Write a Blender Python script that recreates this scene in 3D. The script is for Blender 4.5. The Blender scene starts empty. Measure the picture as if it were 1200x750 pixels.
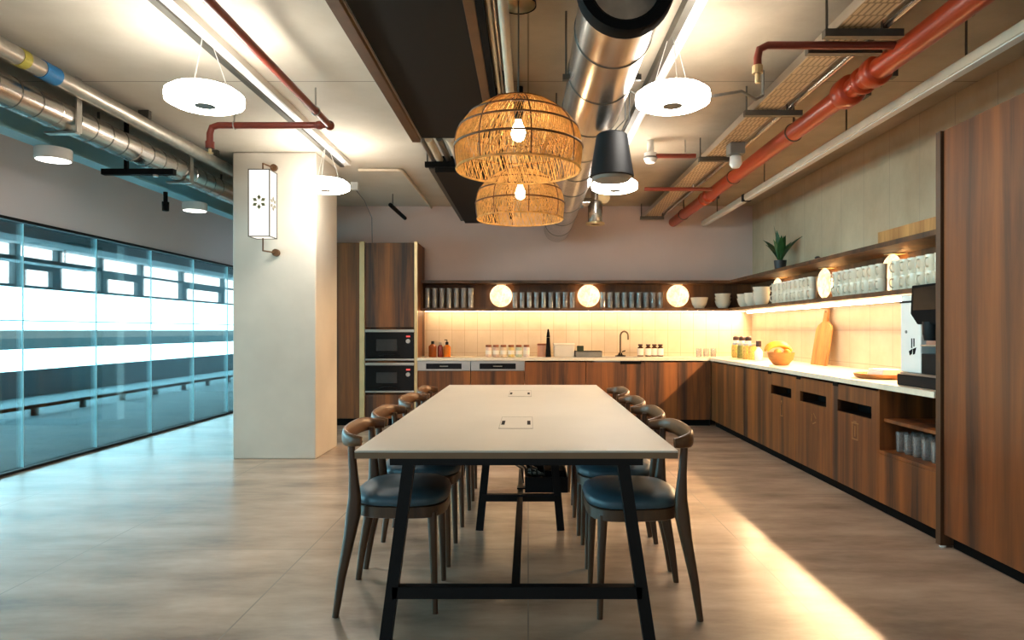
import bpy, math, random
from mathutils import Vector, Matrix
R = random.Random(7)
PI = math.pi
S = bpy.context.scene
COL = S.collection

# ------------------------------------------------------------------ camera, world, exposure
cam = bpy.data.cameras.new('camera'); camo = bpy.data.objects.new('camera', cam); COL.objects.link(camo)
camo.location = (0, 0, 1.2); camo.rotation_euler = (PI/2, 0, 0)
cam.sensor_width = 36; cam.lens = 770*36/1200
cam.shift_x = -19/1200; cam.shift_y = 12/1200
cam.clip_start = 0.05
S.camera = camo
W = bpy.data.worlds.new('world'); S.world = W; W.use_nodes = True
W.node_tree.nodes['Background'].inputs[0].default_value = (0.95, 0.97, 1.0, 1)
W.node_tree.nodes['Background'].inputs[1].default_value = 0.5
S.view_settings.view_transform = 'Standard'; S.view_settings.look = 'None'
S.view_settings.gamma = 1; S.view_settings.use_curve_mapping = False
S.view_settings.exposure = 0.9
S.cycles.use_denoising = True
S.cycles.max_bounces = 8; S.cycles.transparent_max_bounces = 24
S.cycles.diffuse_bounces = 4; S.cycles.glossy_bounces = 4
S.cycles.sample_clamp_indirect = 6; S.cycles.caustics_reflective = False; S.cycles.caustics_refractive = False
# light strengths
E_RING, E_BATTEN, E_LED, E_DISC, E_BULB, E_LANTERN = 26.0, 0.75, 220.0, 1.6, 95.0, .75
E_FROST, E_SKY = 11.0, 4.0

# ------------------------------------------------------------------ materials
def srgb(r, g, b):
    f = lambda c: (c/255/12.92) if c/255 <= .04045 else ((c/255+.055)/1.055)**2.4
    return (f(r), f(g), f(b), 1)
class N:
    def __init__(s, name):
        s.m = bpy.data.materials.new(name); s.m.use_nodes = True
        s.t = s.m.node_tree; s.n = s.t.nodes; s.p = s.n['Principled BSDF']
    def new(s, ty, **kw):
        x = s.n.new(ty)
        for k, v in kw.items(): setattr(x, k, v)
        return x
    def link(s, a, b): s.t.links.new(a, b)
def setp(p, **kw):
    for k, v in kw.items(): p.inputs[k].default_value = v
def mat(name, c, rough=.5, metal=0, var=.12, scale=8, bump=0, spec=None, coords='Object'):
    n = N(name); p = n.p
    setp(p, Roughness=rough, Metallic=metal)
    if spec is not None: p.inputs['Specular IOR Level'].default_value = spec
    tc = n.new('ShaderNodeTexCoord'); no = n.new('ShaderNodeTexNoise'); no.inputs['Scale'].default_value = scale
    no.inputs['Detail'].default_value = 4
    n.link(tc.outputs[coords], no.inputs['Vector'])
    cr = n.new('ShaderNodeValToRGB'); e = cr.color_ramp.elements
    e[0].position = .3; e[1].position = .7
    e[0].color = tuple(x*(1-var) for x in c[:3])+(1,); e[1].color = tuple(min(1, x*(1+var)) for x in c[:3])+(1,)
    n.link(no.outputs['Fac'], cr.inputs[0]); n.link(cr.outputs[0], p.inputs['Base Color'])
    if bump:
        b = n.new('ShaderNodeBump'); b.inputs['Strength'].default_value = bump; b.inputs['Distance'].default_value = .01
        n.link(no.outputs['Fac'], b.inputs['Height']); n.link(b.outputs[0], p.inputs['Normal'])
    return n.m
def wood(name, dark, light, sc=(14, 14, .7), band=6.0, rough=.55, world=True, axis=2):
    n = N(name); p = n.p; setp(p, Roughness=rough)
    if world: v = n.new('ShaderNodeNewGeometry').outputs['Position']
    else: v = n.new('ShaderNodeTexCoord').outputs['Object']
    mp = n.new('ShaderNodeMapping'); mp.inputs['Scale'].default_value = sc; n.link(v, mp.inputs[0])
    no = n.new('ShaderNodeTexNoise'); no.inputs['Scale'].default_value = 1; no.inputs['Detail'].default_value = 6
    no.inputs['Roughness'].default_value = .65; no.inputs['Distortion'].default_value = .6
    n.link(mp.outputs[0], no.inputs['Vector'])
    m2 = n.new('ShaderNodeMapping'); s2 = [band]*3; s2[axis] = .12; m2.inputs['Scale'].default_value = s2; n.link(v, m2.inputs[0])
    n2 = n.new('ShaderNodeTexNoise'); n2.inputs['Scale'].default_value = 1; n2.inputs['Detail'].default_value = 1
    n.link(m2.outputs[0], n2.inputs['Vector'])
    mx = n.new('ShaderNodeMath', operation='ADD'); n.link(no.outputs['Fac'], mx.inputs[0]); n.link(n2.outputs['Fac'], mx.inputs[1])
    cr = n.new('ShaderNodeValToRGB'); e = cr.color_ramp.elements
    e[0].position = .38; e[1].position = .66; e[0].color = dark; e[1].color = light
    h = n.new('ShaderNodeMath', operation='MULTIPLY'); h.inputs[1].default_value = .5; n.link(mx.outputs[0], h.inputs[0])
    n.link(h.outputs[0], cr.inputs[0]); n.link(cr.outputs[0], p.inputs['Base Color'])
    return n.m
def tiled(name, c1, c2, mortar, w, h, axes, msize=.004, rough=.5, off=0.0, nvar=.5, nscale=2.2, ox=0, oy=0, rvar=0, bump=0, stretch=(1,1,1)):
    n = N(name); p = n.p; setp(p, Roughness=rough)
    g = n.new('ShaderNodeNewGeometry'); sx = n.new('ShaderNodeSeparateXYZ'); n.link(g.outputs['Position'], sx.inputs[0])
    cb = n.new('ShaderNodeCombineXYZ'); n.link(sx.outputs[axes[0]], cb.inputs[0]); n.link(sx.outputs[axes[1]], cb.inputs[1])
    mp = n.new('ShaderNodeMapping'); mp.inputs['Location'].default_value = (ox, oy, 0); n.link(cb.outputs[0], mp.inputs[0])
    br = n.new('ShaderNodeTexBrick'); br.offset = off; br.squash = 1
    setp(br, Scale=1.0); br.inputs['Mortar Size'].default_value = msize; br.inputs['Mortar Smooth'].default_value = .2
    br.inputs['Brick Width'].default_value = w; br.inputs['Row Height'].default_value = h; br.inputs['Bias'].default_value = 0
    n.link(mp.outputs[0], br.inputs['Vector'])
    no = n.new('ShaderNodeTexNoise'); no.inputs['Scale'].default_value = nscale; no.inputs['Detail'].default_value = 7; no.inputs['Roughness'].default_value = .62
    ms = n.new('ShaderNodeMapping'); ms.inputs['Scale'].default_value = stretch; n.link(g.outputs['Position'], ms.inputs[0]); n.link(ms.outputs[0], no.inputs['Vector'])
    cr = n.new('ShaderNodeValToRGB'); e = cr.color_ramp.elements; e[0].position = .32; e[1].position = .68; e[0].color = c1; e[1].color = c2
    n.link(no.outputs['Fac'], cr.inputs[0]); n.link(cr.outputs[0], br.inputs['Color1'])
    mxc = n.new('ShaderNodeMixRGB', blend_type='MULTIPLY'); mxc.inputs[0].default_value = 1
    mxc.inputs[2].default_value = (1-rvar, 1-rvar, 1-rvar, 1); n.link(cr.outputs[0], mxc.inputs[1]); n.link(mxc.outputs[0], br.inputs['Color2'])
    br.inputs['Mortar'].default_value = mortar
    n.link(br.outputs['Color'], p.inputs['Base Color'])
    if bump:
        b = n.new('ShaderNodeBump'); b.inputs['Strength'].default_value = bump; b.inputs['Distance'].default_value = .004
        n.link(no.outputs['Fac'], b.inputs['Height']); n.link(b.outputs[0], p.inputs['Normal'])
    return n.m
def emit(name, c, s):
    n = N(name); e = n.new('ShaderNodeEmission'); e.inputs[0].default_value = c; e.inputs[1].default_value = s
    n.link(e.outputs[0], n.n['Material Output'].inputs[0]); return n.m
def glass(name, tint, ior=1.45, rough=.02, gl=1.0, haze=0):
    n = N(name); t = n.new('ShaderNodeBsdfTransparent'); t.inputs[0].default_value = tint
    g = n.new('ShaderNodeBsdfGlossy'); g.inputs['Roughness'].default_value = rough
    f = n.new('ShaderNodeFresnel'); f.inputs[0].default_value = ior
    k = n.new('ShaderNodeMath', operation='MULTIPLY'); k.inputs[1].default_value = gl; n.link(f.outputs[0], k.inputs[0])
    m = n.new('ShaderNodeMixShader'); n.link(k.outputs[0], m.inputs[0]); n.link(t.outputs[0], m.inputs[1]); n.link(g.outputs[0], m.inputs[2])
    if haze:
        h = n.new('ShaderNodeBsdfTranslucent'); h2 = n.new('ShaderNodeBsdfDiffuse'); a = n.new('ShaderNodeMixShader'); a.inputs[0].default_value = .5
        n.link(h.outputs[0], a.inputs[1]); n.link(h2.outputs[0], a.inputs[2]); q = n.new('ShaderNodeMixShader'); q.inputs[0].default_value = haze
        n.link(m.outputs[0], q.inputs[1]); n.link(a.outputs[0], q.inputs[2]); m = q
    n.link(m.outputs[0], n.n['Material Output'].inputs[0]); return n.m
def translucent(name, c, f=.5):
    n = N(name); d = n.new('ShaderNodeBsdfDiffuse'); t = n.new('ShaderNodeBsdfTranslucent'); m = n.new('ShaderNodeMixShader')
    tc = n.new('ShaderNodeTexCoord'); no = n.new('ShaderNodeTexNoise'); no.inputs['Scale'].default_value = 30
    n.link(tc.outputs['Object'], no.inputs['Vector'])
    cr = n.new('ShaderNodeValToRGB'); cr.color_ramp.elements[0].position = .35; cr.color_ramp.elements[1].position = .65
    cr.color_ramp.elements[0].color = tuple(x*.7 for x in c[:3])+(1,); cr.color_ramp.elements[1].color = c
    n.link(no.outputs['Fac'], cr.inputs[0]); n.link(cr.outputs[0], d.inputs[0]); n.link(cr.outputs[0], t.inputs[0])
    m.inputs[0].default_value = f; n.link(d.outputs[0], m.inputs[1]); n.link(t.outputs[0], m.inputs[2])
    n.link(m.outputs[0], n.n['Material Output'].inputs[0]); return n.m
def alabaster(name, s):
    n = N(name); e = n.new('ShaderNodeEmission'); e.inputs[1].default_value = s
    tc = n.new('ShaderNodeTexCoord'); no = n.new('ShaderNodeTexNoise'); no.inputs['Scale'].default_value = 14; no.inputs['Distortion'].default_value = 1.2
    n.link(tc.outputs['Object'], no.inputs['Vector'])
    cr = n.new('ShaderNodeValToRGB'); cr.color_ramp.elements[0].position = .3; cr.color_ramp.elements[1].position = .7
    cr.color_ramp.elements[0].color = (.75, .42, .16, 1); cr.color_ramp.elements[1].color = (1, .72, .40, 1)
    n.link(no.outputs['Fac'], cr.inputs[0]); n.link(cr.outputs[0], e.inputs[0]); n.link(e.outputs[0], n.n['Material Output'].inputs[0]); return n.m

M = {}
M['floor'] = tiled('floor_concrete', srgb(134,115,99), srgb(194,172,152), srgb(146,132,118), 1.2, 1.2, (0,1), .004, rough=.27, nscale=1.3, bump=.05, stretch=(.8,2.2,1))
M['floor'].node_tree.nodes['Principled BSDF'].inputs['Specular IOR Level'].default_value = .75
M['ceil'] = tiled('ceiling_concrete', srgb(196,186,168), srgb(216,208,193), srgb(150,142,128), 9, 4.39, (0,1), .006, rough=.8, nscale=.9)
M['ceil_raw'] = tiled('raw_ceiling_concrete', srgb(158,145,124), srgb(188,174,152), srgb(128,118,102), 9, 4.39, (0,1), .006, rough=.8, nscale=1.2)
M['conc_r'] = tiled('board_concrete', srgb(172,148,118), srgb(212,190,158), srgb(172,152,128), .42, 6, (1,2), .004, rough=.75, nscale=1.0, rvar=.04, stretch=(1,1,.7))
M['pillar'] = mat('pillar_concrete', srgb(206,198,184), .7, var=.08, scale=2.2, bump=.08)
M['plaster'] = mat('taupe_plaster', srgb(216,195,185), .8, var=.05, scale=1.5)
M['lilac'] = mat('grey_lilac_paint', srgb(226,218,222), .55, var=.03, scale=1)
M['tile_b'] = tiled('back_tiles', srgb(196,178,150), srgb(212,196,170), srgb(168,148,120), .17, .30, (0,2), .003, rough=.35, nscale=3, rvar=.05, oy=.0)
M['tile_r'] = tiled('side_tiles', srgb(196,178,150), srgb(212,196,170), srgb(168,148,120), .36, .30, (1,2), .003, rough=.35, nscale=3, rvar=.05, oy=.0)
M['walnut'] = wood('walnut_veneer', srgb(48,26,11), srgb(146,86,34))
M['walnut_r'] = wood('walnut_veneer_tall', srgb(54,28,11), srgb(140,78,30), sc=(11,11,.5), band=5)
M['walnut_d'] = wood('dark_walnut', srgb(50,31,17), srgb(104,68,36))
M['oak'] = wood('oiled_oak', srgb(150,96,44), srgb(205,150,86), sc=(18,18,2), world=False)
M['chairwood'] = wood('chair_walnut', srgb(58,35,17), srgb(114,74,40), sc=(18,5,18), band=3, world=False, axis=1, rough=.38)
M['chairleg'] = wood('chair_leg_walnut', srgb(46,29,15), srgb(88,58,32), sc=(20,20,3), band=3, world=False, rough=.4)
M['cushion'] = mat('blue_grey_leather', srgb(50,74,86), .4, var=.15, scale=9, bump=.05)
M['top'] = mat('table_laminate', srgb(200,195,183), .38, var=.03, scale=3)
M['edge'] = mat('table_edge', srgb(120,92,64), .5, var=.1)
M['black'] = mat('black_powder_coat', srgb(12,13,15), .55, var=.1, spec=.2)
M['matte'] = mat('matte_black', srgb(11,10,10), .75, var=.1, spec=.1)
M['soffit'] = mat('dark_bronze_sheet', srgb(15,12,9), .65, var=.2, scale=1.2, spec=.2)
M['bronze'] = mat('brown_edge_angle', srgb(96,66,40), .45, metal=.3, var=.15)
M['glossblack'] = mat('black_glass', srgb(8,8,10), .25, var=.05, spec=.25)
M['steel'] = mat('brushed_steel', srgb(190,186,178), .32, metal=1, var=.06)
M['galv'] = mat('galvanised_sheet', srgb(200,194,186), .26, metal=1, var=.12, scale=5, bump=.06)
M['foil'] = mat('silver_foil_lagging', srgb(196,190,180), .36, metal=.85, var=.15, scale=14, bump=.3)
M['steel_d'] = mat('dull_steel', srgb(92,88,80), .5, metal=.7, var=.1)
M['brass'] = mat('brushed_brass', srgb(214,188,140), .4, metal=.6, var=.06)
M['beam_daylight'] = mat('daylight_blue_steel', srgb(146,212,234), .4, var=.05, scale=2)  # blue daylight on the beam is put into its base colour
M['red'] = mat('sprinkler_red', srgb(124,48,32), .4, var=.08)
M['orange'] = mat('orange_red_pipe', srgb(160,54,18), .36, var=.1, scale=4)
M['cream'] = mat('cream_conduit', srgb(214,200,176), .5, var=.05)
M['whitep'] = mat('white_plastic', srgb(232,230,224), .4, var=.02)
M['ceramic'] = mat('white_ceramic', srgb(236,226,204), .22, var=.03)
M['stone'] = mat('pale_stone_worktop', srgb(226,214,192), .3, var=.06, scale=30)
M['tray'] = tiled('perforated_tray', srgb(172,150,116), srgb(192,170,136), srgb(120,100,72), .03, .12, (0,1), .006, rough=.45, off=.5)
M['rattan'] = translucent('rattan_strand', srgb(238,200,136), .5)
M['hoop'] = mat('dark_rattan_hoop', srgb(104,66,30), .6)
M['wire'] = mat('black_cable', srgb(22,22,22), .5)
M['tube_glass'] = glass('drinking_glass', (.95,.96,.95,1), 1.5, .16, 1.5, haze=.20)
M['pane'] = glass('partition_glass', (.89,.975,.99,1), 1.4, .0, .8)
M['seam'] = mat('pane_joint', srgb(190,232,238), .3)
M['ring'] = emit('ring_glow', (1,.93,.83,1), E_RING)
M['batten'] = emit('batten_glow', (1,.96,.9,1), E_BATTEN)
M['led'] = emit('led_tape', (1,.64,.33,1), E_LED)
M['led2'] = emit('led_tape_soft', (1,.68,.38,1), E_LED*.125)
M['added_glow'] = emit('amber_added_glow', (1,.55,.2,1), 55)  # added emitter, hidden behind the disc lamps to warm the shelf back
M['disc'] = alabaster('alabaster_glow', E_DISC)
M['bulb'] = emit('bulb_glow', (1,.70,.38,1), E_BULB)
M['lantern'] = emit('lantern_glow', (1,.93,.80,1), E_LANTERN)
M['down'] = emit('downlight_glow', (1,.95,.88,1), 5)
M['frost'] = emit('frosted_daylight', (.46,.87,1,1), E_FROST)
M['frost3'] = emit('frosted_band_pale', (.52,.86,.93,1), .62)
M['frost2'] = emit('frosted_band_dim', (.22,.60,.72,1), .55)
M['sky'] = emit('daylight_pane', (.88,.98,1,1), E_SKY)
M['teal'] = mat('teal_grey_paint', srgb(84,118,126), .6, var=.06, scale=1)
M['tealfloor'] = mat('outer_vinyl', srgb(124,150,155), .7, var=.08, scale=1.2)
M['outerceil'] = mat('outer_ceiling_paint', srgb(190,212,216), .7, var=.06)
M['leaf'] = mat('leaf_green', srgb(44,84,40), .45, var=.3, scale=20)
M['pot'] = mat('dark_pot', srgb(40,38,40), .5)
M['sauce1'] = mat('amber_sauce', srgb(150,74,24), .2, var=.1)
M['sauce2'] = mat('chilli_sauce', srgb(120,34,16), .2, var=.1)
M['sauce3'] = mat('orange_sauce', srgb(206,112,24), .2, var=.1)
M['amber'] = mat('amber_glass', srgb(66,36,18), .15, var=.1)
M['paper'] = mat('paper_label', srgb(236,228,214), .6, var=.02)
M['lid'] = mat('copper_lid', srgb(146,84,50), .4, metal=.4)
M['darklid'] = mat('dark_brown_lid', srgb(52,28,22), .5)
M['spice'] = [mat('jar_content_%s' % k, c, .35, var=.15, scale=60) for k, c in dict(salt=srgb(226,200,178), pepper=srgb(206,176,154), ginger=srgb(222,196,158), turmeric=srgb(218,190,118), herb=srgb(180,192,164), sugar=srgb(226,210,200)).items()]
M['pasta'] = mat('yellow_pasta', srgb(206,170,84), .4, var=.3, scale=50)
M['olive'] = mat('green_herbs', srgb(110,116,58), .5, var=.3, scale=60)
M['pink'] = mat('dusty_pink', srgb(206,160,140), .5, var=.05)
M['bread'] = mat('cream_enamel', srgb(214,204,186), .4, var=.03)
M['banana'] = mat('banana_yellow', srgb(228,178,62), .5, var=.15, scale=16)
M['fruit'] = mat('orange_peel', srgb(222,128,36), .5, var=.1, scale=20, bump=.1)
M['bowlwood'] = wood('turned_bowl', srgb(160,96,42), srgb(214,142,72), sc=(6,6,20), world=False)
M['green'] = mat('dark_green_sponge', srgb(52,62,44), .9)
M['grey'] = mat('mid_grey', srgb(120,118,112), .45)
M['bluetape'] = mat('blue_tape', srgb(38,120,178), .5)
M['yellow'] = mat('yellow_tape', srgb(176,166,70), .5)
M['icon'] = mat('engraved_icon', srgb(150,108,62), .6)
M['copper'] = mat('copper_pink', srgb(186,140,122), .35, metal=.5)

# ------------------------------------------------------------------ mesh builder
class MB:
    def __init__(s): s.v = []; s.f = []
    def add(s, vs, fs):
        o = len(s.v); s.v += [Vector(v) for v in vs]; s.f += [[i+o for i in f] for f in fs]; return s
    def box(s, x0, x1, y0, y1, z0, z1):
        vs = [(x0,y0,z0),(x1,y0,z0),(x1,y1,z0),(x0,y1,z0),(x0,y0,z1),(x1,y0,z1),(x1,y1,z1),(x0,y1,z1)]
        return s.add(vs, [(3,2,1,0),(4,5,6,7),(0,1,5,4),(1,2,6,5),(2,3,7,6),(3,0,4,7)])
    def loft(s, rings, close=True, caps=True):
        n = len(rings[0]); o = len(s.v)
        for r in rings: s.v += [Vector(p) for p in r]
        for i in range(len(rings)-1):
            for j in range(n if close else n-1):
                k = (j+1) % n
                s.f.append([o+i*n+j, o+i*n+k, o+(i+1)*n+k, o+(i+1)*n+j])
        if caps:
            s.f.append([o+j for j in reversed(range(n))]); s.f.append([o+(len(rings)-1)*n+j for j in range(n)])
        return s
    def tube(s, pts, r, seg=10, sq=None, up=None, caps=True, sup=2.0):
        """sweep; r scalar or per-point; sq = (w,h) half sizes or per-point list: superellipse section"""
        P = [Vector(p) for p in pts]; n = len(P); rings = []
        prev = None
        for i in range(n):
            d = (P[min(i+1,n-1)]-P[max(i-1,0)]).normalized()
            if up is not None: u = Vector(up)
            elif prev is None: u = Vector((0,0,1)) if abs(d.z) < .9 else Vector((1,0,0))
            else: u = prev
            a = (u - d*u.dot(d)).normalized(); prev = a; b = d.cross(a)
            if sq is None: ra = rb = (r[i] if hasattr(r,'__len__') else r)
            else: ra, rb = (sq[i] if hasattr(sq[0],'__len__') else sq)
            ring = []
            for k in range(seg):
                t = 2*PI*(k+.5)/seg; c, sn = math.cos(t), math.sin(t)
                e = 2/sup
                ring.append(P[i] + a*(ra*math.copysign(abs(c)**e, c)) + b*(rb*math.copysign(abs(sn)**e, sn)))
            rings.append(ring)
        return s.loft(rings, True, caps)
    def cyl(s, p0, p1, r, seg=16, r1=None): return s.tube([p0, p1], [r, r if r1 is None else r1], seg)
    def bar(s, p0, p1, w, h, up=(0,0,1)):
        return s.tube([p0, p1], 1, 4, sq=(h/2*1.4142, w/2*1.4142), up=up)
    def lathe(s, prof, seg=24, c=(0,0,0), axis='z', caps=False, sx=1, sy=1):
        rings = []
        for r, z in prof:
            ring = []
            for k in range(seg):
                t = 2*PI*k/seg; a, b = r*math.cos(t)*sx, r*math.sin(t)*sy
                p = {'z':(a,b,z),'x':(z,a,b),'y':(a,-z,b) if False else (b,z,a)}[axis]
                ring.append((c[0]+p[0], c[1]+p[1], c[2]+p[2]))
            rings.append(ring)
        return s.loft(rings, True, caps)
    def prism(s, poly, axis, a0, a1):
        def P(p, a): return {'x':(a,p[0],p[1]),'y':(p[0],a,p[1]),'z':(p[0],p[1],a)}[axis]
        return s.loft([[P(p,a0) for p in poly],[P(p,a1) for p in poly]])
    def sphere(s, c, r, seg=14, rings=8, sc=(1,1,1)):
        rr = []
        for i in range(rings+1):
            t = PI*i/rings; q = max(1e-4, math.sin(t))
            rr.append([(c[0]+r*sc[0]*q*math.cos(2*PI*k/seg), c[1]+r*sc[1]*q*math.sin(2*PI*k/seg), c[2]-r*sc[2]*math.cos(t)) for k in range(seg)])
        return s.loft(rr)
    def torus(s, c, r, t, seg=24, ts=6, axis='z'):
        rr = []
        for k in range(seg+1):
            a = 2*PI*k/seg; ring = []
            for j in range(ts):
                b = 2*PI*j/ts; q = r+t*math.cos(b); z = t*math.sin(b); x, y = q*math.cos(a), q*math.sin(a)
                p = {'z':(x,y,z),'y':(x,z,y),'x':(z,x,y)}[axis]; ring.append((c[0]+p[0],c[1]+p[1],c[2]+p[2]))
            rr.append(ring)
        return s.loft(rr, True, False)
    def build(s, name, m, parent=None, loc=None, smooth=None, bevel=0):
        L = Vector((0,0,0)); q = parent
        if parent is not None:
            while q.parent: q = q.parent
            L = Vector(q.location)
        elif loc is not None: L = Vector(loc)
        me = bpy.data.meshes.new(name); me.from_pydata([tuple(v-L) for v in s.v], [], s.f); me.update()
        import bmesh
        bm = bmesh.new(); bm.from_mesh(me); bmesh.ops.recalc_face_normals(bm, faces=bm.faces); bm.to_mesh(me); bm.free()
        me.materials.append(m)
        o = bpy.data.objects.new(name, me); COL.objects.link(o)
        if parent is not None: o.parent = parent
        elif loc is not None: o.location = L
        if smooth: me.shade_smooth(); me.set_sharp_from_angle(angle=math.radians(smooth if smooth is not True else 40))
        if bevel:
            b = o.modifiers.new('soft_edges', 'BEVEL'); b.width = bevel; b.segments = 2; b.limit_method = 'ANGLE'
        return o
def tag(o, label, cat, group=None, kind=None):
    o['label'] = label; o['category'] = cat
    if group: o['group'] = group
    if kind: o['kind'] = kind
    return o
def thing(name, loc, label, cat, group=None):
    o = bpy.data.objects.new(name, None); COL.objects.link(o); o.location = loc; o.empty_display_size = .05
    return tag(o, label, cat, group)
def copy_tree(o, parent=None):
    kids = [c for c in bpy.data.objects if c.parent == o]
    c = o.copy(); COL.objects.link(c)
    if parent is not None: c.parent = parent
    for k in kids: copy_tree(k, c)
    return c
def struct(mb, name, m, label, cat, bevel=0):
    return tag(mb.build(name, m, bevel=bevel), label, cat, kind='structure')
ORD = ['first','second','third','fourth','fifth','sixth','seventh','eighth','ninth','tenth','eleventh','twelfth']
CZ = 2.86           # ceiling height

# ------------------------------------------------------------------ the setting
struct(MB().box(-4.31,3.2,-4,13,-.12,0), 'floor', M['floor'], 'polished beige concrete floor of the kitchen', 'floor')
struct(MB().box(-4.31,-.6,-4,13,CZ+.002,CZ+.15), 'ceiling', M['ceil'], 'pale ceiling slab on the window side of the dark soffit', 'ceiling')
struct(MB().box(-.6,3.2,-4,13,CZ+.002,CZ+.15), 'ceiling_raw', M['ceil_raw'], 'bare concrete ceiling slab over the kitchen side', 'ceiling')
struct(MB().box(-3.2,3.2,8.802,8.95,0,CZ+.01), 'wall_back', M['plaster'], 'taupe plaster wall above the long shelf', 'wall')
struct(MB().box(3.002,3.2,-4,8.8,0,CZ+.01), 'wall_right', M['conc_r'], 'board-marked bare concrete wall above the mug shelf', 'wall')
struct(MB().box(-2.753,-1.977,6.12,6.80,0,CZ), 'pillar', M['pillar'], 'square pale concrete pillar carrying the wall lantern', 'pillar', bevel=.012)
struct(MB().box(-4.39,-4.31,-4,13,2.14,CZ), 'wall_left', M['lilac'], 'grey lilac wall band above the glass partition', 'wall')
struct(MB().box(-4.38,-4.29,-4,13,2.115,2.14), 'trim_1', M['black'], 'thin black head rail over the glass partition', 'trim')
struct(MB().box(-4.38,-4.30,-4,13,0,.022), 'trim_2', M['black'], 'thin black floor channel under the glass partition', 'trim')
struct(MB().box(-3.2,2.4,12.9,13.05,0,CZ), 'wall_hall', M['lilac'], 'grey lilac wall behind the pillar', 'wall')
# glass partition panes
k = 0; y = 5.65-.96*9
while y < 12.9:
    k += 1
    p = struct(MB().box(-4.352,-4.34,y+.004,min(y+.956,12.9),.022,2.115), 'window_%d' % k, M['pane'], 'frameless glass pane of the partition', 'window')
    j = MB().box(-4.353,-4.339,y-.0015,y+.0015,.022,2.115).build('joint', M['seam'], p)
    y += .96
# room beyond the glass
struct(MB().box(-9.2,-4.31,-4,24,-.12,0), 'floor_outer', M['tealfloor'], 'blue grey floor beyond the glass partition', 'floor')
struct(MB().box(-9.2,-4.39,-4,24,2.72,2.87), 'ceiling_outer', M['outerceil'], 'pale ceiling of the room beyond the glass', 'ceiling')
struct(MB().box(-9.2,-4.31,24,24.2,0,2.8), 'wall_outer', M['outerceil'], 'end wall of the room beyond the glass', 'wall')
struct(MB().box(-9.2,-9.0,-4,24,0,.48), 'wall_facade', M['teal'], 'teal upstand wall under the frosted glazing', 'wall')
struct(MB().box(-9.1,-9.02,-4,24,.48,.86), 'trim_3', M['frost'], 'lower bright band of frosted glazing', 'trim')
struct(MB().box(-9.1,-9.01,-4,24,.86,1.05), 'trim_4', M['frost2'], 'dim blue band across the frosted glazing', 'trim')
struct(MB().box(-9.1,-9.02,-4,24,1.20,1.96), 'trim_5', M['frost'], 'upper bright band of frosted glazing', 'trim')
struct(MB().box(-9.1,-9.015,-4,24,1.05,1.20), 'trim_9', M['frost3'], 'pale middle band of frosted glazing', 'trim')
struct(MB().box(-9.02,-9.005,-4,24,1.36,1.38), 'trim_10', M['frost2'], 'thin line across the frosted glazing', 'trim')
struct(MB().box(-9.12,-8.98,-4,24,1.96,2.01), 'trim_6', M['teal'], 'transom bar between frosted and clear glazing', 'trim')
ys = [6.2, 7.2, 8.2, 9.2, 10.35, 11.55, 12.6, 13.85, 15.3, 17.1, 19.4, 22.5]
for i in range(len(ys)-1):
    a, b = ys[i], ys[i+1]; k += 1
    m = MB().box(-9.08,-8.97,a-.06,a+.06,2.01,2.72).box(-9.06,-8.99,a+.06,b-.06,2.42,2.47)
    if i % 2: m.box(-9.06,-8.97,a+.06,a+.2,2.01,2.42).box(-9.06,-8.97,b-.2,b-.06,2.01,2.42).box(-9.06,-8.97,a+.2,b-.2,2.30,2.42)
    w = struct(m, 'window_%d' % k, M['teal'], 'clear high window bay with teal frame beyond the glass partition', 'window')
    MB().box(-9.10,-9.085,a,b,2.01,2.72).build('pane', M['sky'], w)

# ------------------------------------------------------------------ things beyond the glass
t = thing('bumper_rail', (-6.94,8,0), 'low black rail on short posts beyond the glass partition', 'rail')
MB().box(-6.975,-6.905,0,20,.105,.15).build('rail', M['matte'], t)
for i in range(16):
    y0 = 4.2+i*1.0
    MB().box(-6.965,-6.915,y0,y0+.09,0,.105).build('post', M['matte'], t)
t = thing('duct', (-6.2,9,2.3), 'long dark ventilation duct hung high beyond the glass partition', 'duct')
MB().box(-6.45,-6.0,3.5,14,2.32,2.46).build('casing', M['teal'], t, bevel=.01)
for yy in (5,7,9,11,13): MB().cyl((-6.2,yy,2.46),(-6.2,yy,2.72),.012,8).build('hanger', M['steel_d'], t)
t = thing('cable_tray', (-7.4,9,2.2), 'blue grey service tray under the ceiling beyond the glass partition', 'tray')
MB().box(-7.55,-7.25,4,11.2,2.2,2.26).box(-7.56,-7.54,4,11.2,2.26,2.3).build('bed', M['teal'], t)
for yy in (4.5,6.5,8.5,10.5): MB().cyl((-7.4,yy,2.26),(-7.4,yy,2.72),.012,8).build('hanger', M['steel_d'], t)
t = thing('pipe', (-5.5,9,2.45), 'pale pipe run close behind the top of the partition', 'pipe')
MB().cyl((-5.5,4,2.45),(-5.5,18,2.45),.05,12).build('run', M['outerceil'], t, smooth=True)
for yy in (5,7.5,10,12.5,15): MB().cyl((-5.5,yy,2.5),(-5.5,yy,2.72),.01,8).build('hanger', M['steel_d'], t)

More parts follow.
